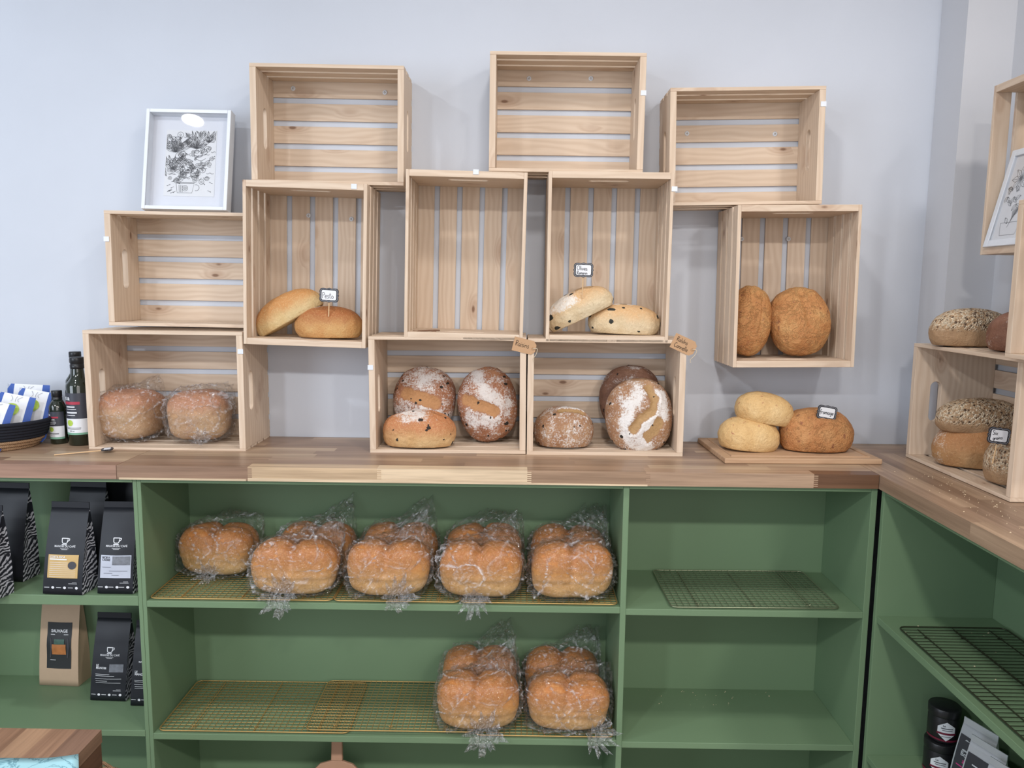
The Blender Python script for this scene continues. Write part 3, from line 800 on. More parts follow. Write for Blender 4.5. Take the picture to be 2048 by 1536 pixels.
def bread(label, m, dims, loc, rot=(0, 0, 0), group=None, name='bread_loaf', **k):
    me = loaf_mesh(dims, **k)
    o = link(name, me, B[m]); o.location = loc; o.rotation_euler = rot
    return tag(o, label, 'bread', group)
def up_loc(px, py, Y, dims, tilt):
    """base point of a loaf standing on its edge (top to the viewer) so that its centre is at the given pixel"""
    c = onY(px, py, Y); return c
R = math.radians
def standing(label, m, px, py, Y, w, h, th, lean, roll, **k):
    """round loaf on edge: local x across, local y up, local z to the viewer"""
    c = onY(px, py, Y)
    rot = (Matrix.Rotation(R(90-lean), 4, 'X') @ Matrix.Rotation(R(roll), 4, 'Z')).to_euler()
    nrm = rot.to_matrix() @ Vector((0, 0, 1))
    return bread(label, m, (w/2, h/2, th*.62), c-nrm*th*.5, rot, **k)
def lying(label, m, px, py_bottom, Y, zbase, w, dep, hgt, yaw=0, roll=0, pitch=0, **k):
    """loaf on a shelf at height zbase (from the eye); px is its middle"""
    c = onY(px, 700, Y); loc = Vector((c.x, EYE.y+Y, EYE.z+zbase))
    rot = Euler((R(pitch), R(roll), R(yaw)))
    return bread(label, m, (w/2, dep/2, hgt/1.55), loc, rot, **k)

zp = K['pesto'].location.z-EYE.z+.0185
lying('golden pesto loaf lying flat in the upright crate, under the Pesto sign', 'pesto2', 659, 0, 2.285, zp, .200, .105, .092, seed=2, amp=.03, flour_fn=lambda u, n: .75*np.exp(-(((u[:, 0]+.35)/.28)**2+((u[:, 1]+.1)/.35)**2))*(n[:, 2] > .3))
lying('long pale pesto loaf tilted up on the golden loaf, at left', 'pesto', 588, 0, 2.30, zp+.046, .218, .10, .084, roll=-29, seed=4, amp=.025, p=2.4, flour=.15, bend=.010)
zo = K['olive'].location.z-EYE.z+.0185
lying('speckled olive loaf lying flat at the right of the upright crate', 'olive', 1245, 0, 2.285, zo, .212, .105, .086, roll=2, seed=8, amp=.03, raisins=26, rr=.085, sub=6, flour_fn=lambda u, n: .95*sstep(u[:, 1], -.5, -.1)*sstep(u[:, 2], .2, .55)*np.exp(-((u[:, 0]+.1)/.55)**2))
lying('floury olive loaf tilted up at left, pricked by the olive sign', 'olive', 1164, 0, 2.275, zo+.044, .208, .10, .084, roll=-26, seed=11, amp=.045, raisins=22, rr=.09, sub=6, bend=.006, flour_fn=lambda u, n: .95*sstep(u[:, 2], .1, .5)*sstep(u[:, 0], .5, -.2))
standing('round orange loaf at right in the hung crate, with a split crust', 'cheese_dark', 1601, 641, 2.30, .178, .205, .11, 13, 8, seed=13, amp=.04, sub=6, slashes=[(((.0, .75), (.05, -.2)), .10, .06, False)])
standing('round orange loaf at left in the hung crate, partly hidden by its side', 'cheese_dark', 1501, 641, 2.315, .126, .212, .10, 10, -6, seed=15, amp=.04, sub=6, slashes=[(((.25, .7), (.3, .0), (.25, -.4)), .06, .05, False)])
zr = ZC+.0125
fl_a = lambda u, n: .50+.45*np.exp(-(((u[:, 0])/.45)**2+((u[:, 1]-.62)/.35)**2))+.42*np.exp(-((u[:, 1]+.55)/.3)**2)
standing('round raisin loaf with a wide torn slash, standing at back left in its crate', 'raisin', 848, 797, 2.335, .192, .198, .10, 14, -6, seed=21, amp=.03, sub=6, raisins=46, rr=.045, slashes=[(((-.52, .04), (.0, -.04), (.42, -.14)), .19, .09, True)], flour_fn=fl_a)
standing('oval raisin loaf with a slanted slash and white flour, right of its crate', 'raisin', 975, 808, 2.315, .180, .228, .10, 12, 6, seed=22, amp=.03, sub=6, raisins=34, rr=.05, slashes=[(((-.68, .14), (-.35, .0), (.25, -.24)), .15, .08, True)], flour_fn=lambda u, n: .48+.5*np.exp(-(segdist(u[:, 0], u[:, 1], [(-.25, .7), (.05, .2), (.6, -.1)])/.26)**2)+.5*np.exp(-(segdist(u[:, 0], u[:, 1], [(-.6, -.4), (.2, -.45)])/.2)**2))
lying('pale oval raisin loaf lying flat in front of the two standing raisin loaves', 'raisin_pale', 838, 0, 2.252, zr, .218, .125, .102, seed=25, amp=.03, sub=6, raisins=30, rr=.055, slashes=[(((-.5, .1), (.5, .0)), .2, .06, False)], flour_fn=lambda u, n: .8*sstep(u[:, 2], .35, .75)*np.exp(-((u[:, 0]+.15)/.5)**2)+.12)
lying('round brown cinnamon loaf with a floury top, lying at left of its crate', 'canelle', 1131, 0, 2.29, zr, .180, .15, .112, seed=27, amp=.03, sub=6, raisins=34, rr=.055, slashes=[(((-.15, -.42), (.2, -.40), (.55, -.35)), .13, .08, True)], flour_fn=lambda u, n: .52+.5*np.exp(-(((u[:, 0]-.25)/.5)**2+((u[:, 1]+.05)/.3)**2))*(n[:, 2] > 0))
sS = [(.22, .70), (.40, .42), (.28, .10), (-.05, -.10), (-.25, -.35), (-.10, -.60), (.12, -.66)]
standing('big floury cinnamon loaf with an S shaped cut, in front at right', 'canelle', 1279, 832, 2.265, .198, .228, .10, 12, 0, seed=31, amp=.028, sub=6, raisins=30, rr=.05, slashes=[(sS[:5], .12, .09, True), (((.18, -.52), (.42, -.34), (.5, -.2)), .15, .03, True)], flour_fn=lambda u, n: .44+.62*np.exp(-(segdist(u[:, 0], u[:, 1], [(-.05, .6), (-.42, .2), (-.5, -.4), (-.2, -.75), (.25, -.8)])/.2)**2)+.9*np.exp(-(segdist(u[:, 0], u[:, 1], [(.6, .5), (.62, .1), (.3, -.2), (.05, -.45)])/.17)**2))
standing('dark floury cinnamon loaf half hidden behind the S cut loaf', 'raisin_dark', 1262, 797, 2.352, .190, .205, .075, 8, 0, seed=33, amp=.03, sub=6, raisins=24, rr=.05, flour=.75)

# bread board with the cheese loaves
cb = thing('cutting_board', 'wooden cutting board under the cheese loaves, right of the floury loaf crate', 'cutting board', W(.800, 2.262, ZC+.0005), (0, 0, R(1.5)))
b = MB(); b.box(-.222, .222, -.148, .148, 0, .0155, axis=0)
b.build('board', 'bamboo', cb, bevel=.003)
b = MB(); w_, d_ = .196, .122
b.tube([(-w_, -d_, .0152), (w_, -d_, .0152), (w_, d_, .0152), (-w_, d_, .0152)], .0035, 8, closed=True); b.build('juice_groove', 'tan_label', cb); bpy.data.objects['juice_groove'].data.materials[0] = MT['bamboo']
zb = ZC+.0165
lying('pale cheese loaf lying on the cutting board, under another pale loaf', 'cheese_pale', 1504, 0, 2.24, zb, .178, .13, .093, roll=4, seed=41, amp=.035)
lying('pale cheese loaf resting on top of the other pale loaf on the board', 'cheese_pale', 1530, 0, 2.255, zb+.078, .170, .125, .086, roll=10, seed=43, amp=.035)
lying('large brown cheese loaf on the cutting board, under the fromage sign', 'cheese_mid', 1640, 0, 2.245, zb, .212, .15, .120, seed=45, amp=.035)

# loaves of the right hand crates
def at_wall(label, m, P, w, dep, hgt, yaw=0, roll=0, pitch=0, **k):
    return bread(label, m, (w/2, dep/2, hgt/1.55), P, (R(pitch), R(roll), R(yaw)), **k)
seedf = lambda u, n: sstep(n[:, 2]+.25*n[:, 0]*0, -.25, .05)
at_wall('long seeded loaf lying on the top loaves inside the right crate', 'seed', W(1.262, 2.075, ZC+.103), .245, .11, .092, 0, 2, seed=51, amp=.03, flour_fn=seedf)
at_wall('smooth brown loaf at the bottom of the right crate, under the seeded one', 'brown', W(1.262, 2.07, zr), .235, .135, .118, -12, 0, seed=53, amp=.025, slashes=[(((.1, .5), (.2, -.5)), .08, .03, False)], flour_fn=lambda u, n: .55*np.exp(-(((u[:, 0]+.9)/.16)**2)))
at_wall('seeded loaf in front in the right crate, pricked by the grain sign', 'seed', W(1.245, 1.885, zr), .150, .13, .118, 14, 0, seed=55, amp=.03, flour_fn=seedf)
zt2 = -.1465+.0005+.336*0
at_wall('long seeded loaf lying on top of the right crate, beside the dark loaf', 'seed', W(1.232, 2.105, -.146), .225, .11, .100, 4, 0, seed=57, amp=.03, flour_fn=lambda u, n: sstep(n[:, 2]+.3*n[:, 0]*0, .0, .3))
at_wall('dark smooth loaf on top of the right crate, cut off by the stacked crate', 'rye', W(1.262, 1.925, -.146), .170, .12, .100, -8, 0, seed=59, amp=.025, flour=.35)

# ------------------------------------------------------------------ bagged loaves
def pan_loaf(dims, seed, humps=True, p=3.4):
    n, faces = sphere(5); a = np.array(dims)
    r = (np.abs(n)**p).sum(1)**(-1/p); r = r*(1+.03*fbm(n, 1.5, seed, 2)+.006*fbm(n, 9, seed+2, 2))
    u = n*r[:, None]
    z = u[:, 2]; up_ = sstep(z, -.35, .15)
    if humps:
        cr = np.exp(-(np.abs(u[:, 0]+.03*fbm(n, 2, seed+6, 2))/.10)**1.4)
        u[:, 2] -= .24*cr*sstep(z, 0, .6); u[:, 1] *= 1-.11*cr*up_
        u[:, 2] += .07*np.abs(np.sin(PI*np.clip(u[:, 0], -1, 1)))*sstep(z, .2, .8)
    u[:, 0] *= 1+.04*up_; u[:, 1] *= 1+.08*up_; u[:, 2] += .05*fbm(n, 2.2, seed+11, 2)*up_
    u[:, 1] *= 1+.05*np.exp(-((z+.15)/.10)**2)*(1 if humps else .3)   # oven lip
    P = u*a; P[:, 2] -= P[:, 2].min()
    m_ = np.zeros((len(n), 3))
    return make_mesh('pan_loaf', P, faces, m_)
def bag_mesh(dims, seed, peaks=(), grow=.007, p=3.0):
    n, faces = sphere(6); rg = np.random.RandomState(seed); mk = np.zeros((len(n), 3)); a = np.array(dims)+grow
    r = (np.abs(n)**p).sum(1)**(-1/p); u = n*r[:, None]
    f1 = fbm(n, 2.3, seed, 2); f2 = fbm(n, 5.5, seed+4, 2)
    P = u*a
    P += n*(.011*(1-2.2*np.abs(f1))*.6+.006*(1-2.5*np.abs(f2)))[:, None]
    wv = .06*fbm(n, 3, seed+12, 2)
    for k in range(44):                                  # straight sharp folds of the film, highlights painted along them
        q = rg.normal(size=3); q /= np.linalg.norm(q); c0 = rg.uniform(-.75, .75)
        ctr = rg.normal(size=3); ctr[1] -= .9; ctr[2] += .35; ctr /= np.linalg.norm(ctr)
        c0 = ctr@q; wdt = rg.uniform(.012, .030); ext = rg.uniform(.30, .85)
        ln = np.exp(-(np.linalg.norm(n-ctr, axis=1)/ext)**4)
        dd = np.abs(n@q-c0+wv*rg.uniform(.2, 1)); rd = np.exp(-(dd/wdt)**1.3)*ln
        P += n*(rg.choice([.0055, .004, -.003])*rd)[:, None]
        mk[:, 0] = np.maximum(mk[:, 0], np.exp(-(dd/(wdt*.34))**2)*ln*rg.uniform(.15, 1)**1.5)  # painted highlight streak on the fold, mixed in as white
    for (dx, dy, dz), hgt, wd in peaks:
        d0 = Vector((dx, dy, dz)).normalized(); q = np.linalg.norm(n-np.array(d0), axis=1)
        k = np.exp(-(q/wd)**2)*(1+.5*fbm(n, 9, seed+8, 2))
        P += np.array(d0)[None, :]*(hgt*k)[:, None]
    P[:, 2] += dims[2]+.001
    P[:, 2] = np.maximum(P[:, 2], .0004+.0016*np.abs(f2))
    return make_mesh('bag_film', P, faces, mk)
def tail_mesh(seed, rad=.04, lob=9):
    """gathered bag mouth: a ruffled fan of film spreading from a neck; opens along local -Y"""
    rg = random.Random(seed); V = []; Fc = []; na, nr = 72, 7
    for i in range(nr):
        t_ = i/(nr-1)
        for j in range(na):
            th = 2*PI*j/na; ru = math.sin(lob*th+seed)+.6*math.sin((lob*2+3)*th+2*seed)+.5*noise.noise(Vector((3*math.cos(th), 3*math.sin(th), seed+2*t_)))
            rr_ = .004+1.3*rad*t_*(.55+.18*ru+.5*abs(noise.noise(Vector((math.cos(th)*1.4, math.sin(th)*1.4, seed)))))
            V.append((rr_*math.cos(th), -.034*t_*(1+.35*ru)+.006*rg.uniform(-1, 1)*t_, rr_*math.sin(th)))
    for i in range(nr-1):
        for j in range(na): Fc.append((i*na+j, i*na+(j+1) % na, (i+1)*na+(j+1) % na, (i+1)*na+j))
    me = bpy.data.meshes.new('bag_tail'); me.from_pydata(V, [], Fc); me.update()
    return me
PAN = (.112, .060, .072)
VAR = []
for s_ in range(5):
    pk = [((.85-.25*s_*.5, .5, 1), .040+.008*(s_ % 3), .34), ((.1+.15*s_, .55, 1), .026, .34), ((-.9, -.5, -.6), .012, .3), ((.6, -.2, 1), .012, .15)]
    VAR.append((pan_loaf(PAN, 60+s_), bag_mesh(PAN, 70+s_, pk), tail_mesh(1.7*s_+1)))
for a_, b__, c_ in VAR:
    a_.materials.append(B['pan']); b__.materials.append(MT['bag']); c_.materials.append(MT['bagtail'])
def child(name, me, parent, loc=(0, 0, 0), rot=(0, 0, 0), sc=1):
    o = bpy.data.objects.new(name, me); COL.objects.link(o); o.parent = parent; o.location = loc; o.rotation_euler = rot; o.scale = (sc, sc, sc); return o
def bagged(label, px, Y, z, var, yaw=0, tail=None, group=None, sx=1., hz=1.):
    c = onY(px, 1100, Y)
    t_ = thing('bagged_bread', label, 'bagged bread', (c.x, EYE.y+Y, EYE.z+z), (0, 0, R(yaw)), group)
    a_, b__, c_ = VAR[var]
    o1 = child('bread', a_, t_); o2 = child('plastic_bag', b__, t_)
    o1.scale = o2.scale = (sx, 1, hz)
    if tail: child('bag_tail', c_, o2, (tail[0], -PAN[1]-.010, tail[1]), (R(tail[2]), 0, R(tail[3])), tail[4])
    return t_
ZS1, ZS2 = -.866+.0085, -1.255+.0085
G1, G2 = 'bagged loaves on the upper green shelf', 'bagged loaves on the lower green shelf'
bagged('single bagged white loaf set back at the left end of the upper shelf rack', 440, 2.215, ZS1, 0, -5, (.0, .016, -30, 10, .8), G1, .98, .98)
fr = [(592, 1, (-.02, .014, -25, 0, 1.15), 'bagged double white loaf, second from left in front on the upper shelf'),
      (778, 2, (.03, .012, -35, 20, 1.0), 'bagged double white loaf in the middle of the front row on the upper shelf'),
      (962, 3, (-.01, .016, 5, 0, .9), 'bagged double loaf with a bunched white bag tail, fourth in front on the upper shelf'),
      (1144, 4, None, 'bagged double white loaf at the right end of the front row, upper shelf')]
for px, v, tl, lb in fr: bagged(lb, px, 2.082, ZS1, v, rnd.uniform(-3, 3), tl, G1, .985 if px > 700 else 1.03)
bk = [(636, 3, 'bagged loaf behind the second one from left, its bag standing up, upper shelf'),
      (800, 4, 'bagged loaf hidden behind the middle front loaf of the upper shelf'),
      (968, 0, 'bagged loaf hidden behind the fourth front loaf of the upper shelf'),
      (1136, 1, 'bagged loaf hidden behind the rightmost front loaf of the upper shelf')]
for px, v, lb in bk: bagged(lb, px, 2.232, ZS1, v, rnd.uniform(-3, 3), None, G1, .96)
bagged('bagged double loaf in front at left of the pair on the lower shelf', 958, 2.078, ZS2, 2, 2, (.02, .012, -30, 0, 1.15), G2)
bagged('bagged double loaf in front at right on the lower shelf, its bag tail bottom right', 1143, 2.078, ZS2, 0, -2, (.07, .012, -20, 30, 1.15), G2, 1.0, .97)
bagged('bagged loaf behind the left front loaf of the lower shelf', 960, 2.230, ZS2, 4, 1, None, G2, .97)
bagged('bagged loaf behind the right front loaf of the lower shelf', 1128, 2.230, ZS2, 1, -1, None, G2, .96)

PN2 = (.086, .082, .074)
def bagged2(label, px, Y, yaw, seed, pk, tail):
    c = onY(px, 860, Y)
    t_ = thing('bagged_bread', label, 'bagged bread', (c.x, EYE.y+Y, EYE.z+zr), (0, 0, R(yaw)), 'bagged loaves in the lower left crate')
    me = pan_loaf(PN2, seed, False, 3.2); me.materials.append(B['pan_side'])
    bm_ = bag_mesh(PN2, seed+2, pk, .007); bm_.materials.append(MT['bag'])
    child('bread', me, t_); o = child('plastic_bag', bm_, t_)
    tm = tail_mesh(seed*.3, .03, 7); tm.materials.append(MT['bagtail'])
    child('bag_tail', tm, o, *tail)
bagged2('bagged tin loaf at left in the low left crate, beside the handle hole', 265, 2.31, -5, 81, [((.5, .3, .9), .040, .26), ((-1, -.4, .1), .022, .25)], ((-.094, -.04, .07), (0, 0, R(-70)), .7))
bagged2('bagged tin loaf at right in the low left crate', 402, 2.31, 12, 84, [((.7, .2, .8), .022, .28), ((.0, -.9, -.6), .006, .3)], ((.02, -.092, .010), (R(-30), 0, 0), .75))

# ------------------------------------------------------------------ signs and tags
def rrect(w, h, r, k=5, notch=True):
    pts = []
    for sx, sy, a0 in ((1, 1, 0), (-1, 1, 90), (-1, -1, 180), (1, -1, 270)):
        for j in range(k+1):
            a = R(a0+90*j/k); pts.append((sx*(w/2-r)+r*math.cos(a), sy*(h/2-r)+r*math.sin(a)))
    if notch:                                             # ornate outline: small waves along the edges
        out = []
        for i, p in enumerate(pts):
            q = pts[(i+1) % len(pts)]; out.append(p)
            if math.hypot(q[0]-p[0], q[1]-p[1]) > r*1.2:
                for s_ in (.15, .3, .5, .7, .85):
                    x, y = p[0]+(q[0]-p[0])*s_, p[1]+(q[1]-p[1])*s_
                    d = .0012*(1 if s_ == .5 else -1 if s_ in (.3, .7) else 0)
                    nx, ny = (q[1]-p[1]), -(q[0]-p[0]); L = math.hypot(nx, ny); out.append((x+d*nx/L, y+d*ny/L))
        pts = out
    return pts
def sign(label, loc, rot, rows, w=.056, h=.040, stick=.05, sx=0., wl=.0013):
    s = thing('bread_sign', label, 'sign', loc, rot)      # origin at the foot of the pick
    z0 = stick+h/2-.004
    b = MB(); b.poly([(sx+x, -.0015, z0+y) for x, y in rrect(w, h, .009)], (0, .003, 0)); fb = b.build('sign_board', 'blackboard', s)
    b = MB()
    for ww, hh in ((w-.005, h-.005),): 
        pts = [Vector((x, y, 0)) for x, y in rrect(ww, hh, .008)]; ribbon(b, pts+[pts[0]], .0009, lambda x, y: (sx+x, -.0017, z0+y))
    b.build('border_line', 'faint_ink', fb)
    b = MB(); b.poly([(sx+x, -.0019, z0+y) for x, y in rrect(w-.013, h-.012, .004, 4, False)], (0, .0006, 0)); b.build('writing_field', 'paper', fb)
    if rows: hand('lettering', rows, 'ink', fb, lambda x, y: (sx+x, -.0023, z0+y), wl)
    b = MB(); b.tube([(0, .0025, -.012), (0, .0025, stick+h*.5)], .0018, 8); b.build('pick', 'stick', s)
    return s
p = onY(657, 625, 2.235); sign('small black edged sign reading Pesto, stuck in the golden loaf', p, (0, R(3), R(-4)), [('Pesto', -.020, -.009, .016, .0)], stick=.034)
p = onY(1165, 588, 2.225); sign('small black edged sign reading Olives Romarin, above the olive loaves', p, (0, R(1), 0), [('Olives', -.019, .0, .0125, -.05), ('Romarin', -.019, -.0125, .0095, .0)], stick=.052)
p = onY(1648, 851, 2.19); sign('small black edged sign reading fromage, stuck in the brown cheese loaf', p, (0, R(9), 0), [('fromage', -.021, -.005, .0125, .0)], stick=.022, wl=.0015)
p = onY(1988, 918, 1.84); sign('small black edged sign reading Six grains, stuck in the seeded loaf at right', p, (0, R(6), R(-8)), [('Six', -.016, .001, .011, .05), ('grains', -.013, -.0115, .009, .25)], w=.050, h=.040, stick=.042)
p = onZ(118, 909, ZC+.0025); q = onZ(214, 903, ZC+.0025)
s = sign('black edged sign lying flat on the worktop edge, below the left crate', p+Vector((0, 0, .0025)), (R(-86), 0, 0), [], w=.036, h=.030, stick=.11)
d_ = (q-p); s.rotation_euler = (R(-88), 0, math.atan2(d_.y, d_.x)-PI/2)

def tag_(label, pc, Y, ang, rows, w=.066, h=.040):
    c = onY(*pc, Y)
    t_ = thing('price_tag', label, 'tag', c, (0, R(ang), 0))
    b = MB(); pts = [(-w/2, -h/2), (w/2-.010, -h/2), (w/2, -h/2+.010), (w/2, h/2-.010), (w/2-.010, h/2), (-w/2, h/2)]
    b.poly([(x, 0, y) for x, y in pts], (0, .0008, 0)); o = b.build('tag_card', 'tagk', t_)
    hand('lettering', rows, 'brown_ink', o, lambda x, y: (x, -.0004, y), .0013)
    b = MB(); ring = [Vector((w/2-.008+.0035*math.cos(2*PI*i/12), .0, -.002+.0035*math.sin(2*PI*i/12))) for i in range(13)]
    b.tube([(v.x, -.0006, v.z) for v in ring[:-1]], .0009, 6, closed=True); b.build('eyelet', 'tagk', t_)
    b = MB(); x0 = w/2-.008
    b.tube(smooth_line([(x0, -.0015, -.002), (x0+.012, -.004, .001), (x0+.013, -.003, -.014), (x0+.008, -.002, -.03), (x0+.012, -.002, -.038)]), .0009, 6); b.build('string', 'string', t_)
tag_('kraft tag reading Raisins on the corner of the raisin loaf crate', (1049, 692), YD-.002, 13, [('Raisins', -.027, -.004, .015, .0)])
tag_('kraft tag reading Raisins Cannelle on the right corner of the floury loaf crate', (1368, 690), YD-.002, 24, [('RaIsIns', -.026, .003, .0125, .0), ('Cannelle', -.026, -.015, .013, .0)], .070, .044)

# twig in the empty crate
b = MB(); p = onY(826, 652, YD+.03)
b.tube(smooth_line([(0, 0, 0), (.012, .004, -.001), (.02, 0, .001), (.06, .02, .002), (.075, .018, .002)]), .0022, 6)
b.tube(smooth_line([(.045, .014, .002), (.058, .012, 0), (.066, .006, -.001)]), .0015, 6)
o = tag(b.build('twig', 'brown_ink', None, True), 'dry brown twig lying in the empty upright crate', 'twig'); o.data.materials[0] = plain('twig_bark', srgb(120, 88, 66), .8)
o.location = (p.x, p.y, K['empty'].location.z+.0185+.0022)

# ------------------------------------------------------------------ cooling racks
def rack(label, x0, x1, Y0, Y1, z, m, nx, ny, wire=.0009, rim=.0020, feet=3, rot=0, group='cooling racks'):
    cx, cy = (x0+x1)/2, (Y0+Y1)/2; a, d = (x1-x0)/2, (Y1-Y0)/2
    t_ = thing('cooling_rack', label, 'cooling rack', W(cx, cy, z), (0, 0, R(rot)), group)
    h = .0048
    b = MB(); r = .016
    b.tube([(sx*(a-r)+r*math.cos(R(a0+30*j)), sy*(d-r)+r*math.sin(R(a0+30*j)), h) for sx, sy, a0 in ((1, 1, 0), (-1, 1, 90), (-1, -1, 180), (1, -1, 270)) for j in range(4)], rim, 6, closed=True)
    b.build('rim', m, t_, True)
    b = MB()
    for i in range(1, nx):
        x = -a+2*a*i/nx; b.tube([(x, -d, h+.0005), (x, d, h+.0005)], wire, 5)
    for j in range(1, ny):
        y = -d+2*d*j/ny; b.tube([(-a, y, h-.001), (a, y, h-.001)], wire, 5)
    b.build('wire_grid', m, t_)
    for i in range(feet):
        x = -a+2*a*(i+.5)/feet
        b = MB(); b.tube([(x, -d*.96, h-.002), (x, d*.96, h-.002)], .0016, 5)
        for y in (-d*.8, d*.8): b.tube([(x-.006, y, h-.002), (x-.003, y, .0012), (x+.003, y, .0012), (x+.006, y, h-.002)], .0014, 5)
        b.build('support_wire', m, t_)
    return t_
rack('brass wire cooling rack at the left of the upper shelf, mostly bare', -1.006, -.502, 2.022, 2.298, -.8655, 'gold', 30, 18, group='brass racks on the upper shelf')
rack('brass wire cooling rack in the middle of the upper shelf under loaves', -.498, -.152, 2.022, 2.298, -.8655, 'gold', 22, 18, group='brass racks on the upper shelf')
rack('brass wire cooling rack at the right of the upper shelf under loaves', -.148, .283, 2.022, 2.298, -.8655, 'gold', 26, 18, group='brass racks on the upper shelf')
rack('bare brass wire cooling rack at the left of the lower shelf', -1.000, -.462, 2.022, 2.298, -1.2545, 'gold', 32, 18, group='brass racks on the lower shelf')
rack('brass wire cooling rack in the middle of the lower shelf, overlapping its left neighbour', -.584, -.112, 2.024, 2.296, -1.2545+.0072, 'gold', 28, 18, group='brass racks on the lower shelf')
rack('brass wire cooling rack at the right of the lower shelf under the bagged loaves', -.106, .283, 2.022, 2.298, -1.2545, 'gold', 24, 18, group='brass racks on the lower shelf')
rack('grey wire cooling rack with rounded corners alone on the right bay shelf', .428, .892, 2.022, 2.30, -.8695, 'greywire', 26, 16, rot=.8, group='single grey rack')
rk = rack('dark wire cooling rack turned upside down on the right wall shelves', .995, 1.27, 1.36, 1.91, -.8675, 'darkwire', 2, 34, group='single dark rack')

# ------------------------------------------------------------------ pouches
def pouch(name, label, loc, yaw, w, d, h, body, side=None, cat='coffee bag', group=None, lean=0., topw=.97, fold=False):
    """flat bottomed gusset bag: returns the thing and a map from (x, height) to its front face"""
    t_ = thing(name, label, cat, loc, (R(-lean), 0, R(yaw)), group)
    b = MB(); g = MB(); N = 14; rings = []; rg = random.Random(hash(label) % 999)
    for i in range(N+1):
        s = i/N; z = h*s
        dd = d/2*(1-s**1.7)+.003; ww = w/2*(1-(1-topw)*s)
        yf = -dd*.98 + d*.10*s; yb = dd + d*.10*s*.3
        pin = .55*math.sin(PI*min(1, s*1.05))*dd*.55
        wob = .0016*math.sin(7*s+rg.random()*6)*(1 if 0 < i < N else 0)
        rings.append([(-ww, yf, z), (-ww*.5, yf-.003*math.sin(PI*s)+wob, z), (0, yf-.005*math.sin(PI*s)+wob, z), (ww*.5, yf-.003*math.sin(PI*s)+wob, z), (ww, yf, z),
                      (ww-pin, (yf+yb)/2, z), (ww, yb, z), (0, yb+.004*math.sin(PI*s), z), (-ww, yb, z), (-ww+pin, (yf+yb)/2, z)])
    V = [p for r in rings for p in r]; n = 10
    fb, fs = [], []; us = []
    for i in range(N):
        for j in range(n):
            q = (i*n+j, i*n+(j+1) % n, (i+1)*n+(j+1) % n, (i+1)*n+j)
            if j in (4, 5, 8, 9) and side:
                fs.append(q); us.append([(V[k][1]*(1 if j < 7 else -1), V[k][2]) for k in q])
            else: fb.append(q)
    fb.append(tuple(range(n-1, -1, -1))); fb.append(tuple(N*n+j for j in range(n)))
    b.add(V, fb); ob = b.build('bag_body', body, t_, True)
    if side: g.add(V, fs, us); g.build('side_gusset', side, t_, True)
    # top seal
    b = MB(); r = rings[-1]; yt = (r[2][1]+r[7][1])/2
    b.box(-w/2*topw, w/2*topw, yt-.0016, yt+.0016, h-.001, h+.016 if not fold else h+.006); b.build('top_seal', body, t_, bevel=.0006)
    def xf(off=.0012):
        def f(x, z):
            s = max(0, min(1, z/h)); i = min(N-1, int(s*N)); k = s*N-i
            cols = [-1, -.5, 0, .5, 1]; xx = max(-1, min(1, x/(w/2)))
            j = min(3, int((xx+1)*2)); kk = (xx+1)*2-j
            y0 = rings[i][j][1]*(1-kk)+rings[i][j+1][1]*kk; y1 = rings[i+1][j][1]*(1-kk)+rings[i+1][j+1][1]*kk
            return (x, y0*(1-k)+y1*k-off, z)
        return f
    return t_, ob, xf
def patch(name, m, parent, xf, x0, x1, z0, z1, nx=6, nz=8):
    b = MB(); V = [xf(x0+(x1-x0)*i/nx, z0+(z1-z0)*j/nz) for j in range(nz+1) for i in range(nx+1)]
    b.add(V, [(j*(nx+1)+i, j*(nx+1)+i+1, (j+1)*(nx+1)+i+1, (j+1)*(nx+1)+i) for j in range(nz) for i in range(nx)])
    return b.build(name, m, parent, True)
def cup_logo(parent, xf, x, z, s, m='white_ink'):
    b = MB()
    pts = [Vector(p) for p in ((-.5, .45, 0), (.42, .45, 0), (.34, -.1, 0), (.22, -.28, 0), (-.3, -.28, 0), (-.44, -.1, 0), (-.5, .45, 0))]
    ribbon(b, [p*s+Vector((x, z, 0)) for p in pts], .13*s, xf)
    ribbon(b, [Vector((x+q[0]*s, z+q[1]*s, 0)) for q in ((.42, .4), (.66, .4), (.66, .22), (.38, .0))], .11*s, xf)
    ribbon(b, [Vector((x+q[0]*s, z+q[1]*s, 0)) for q in ((-.48, -.46), (.34, -.46))], .12*s, xf)
    return b.build('cup_logo', m, parent)
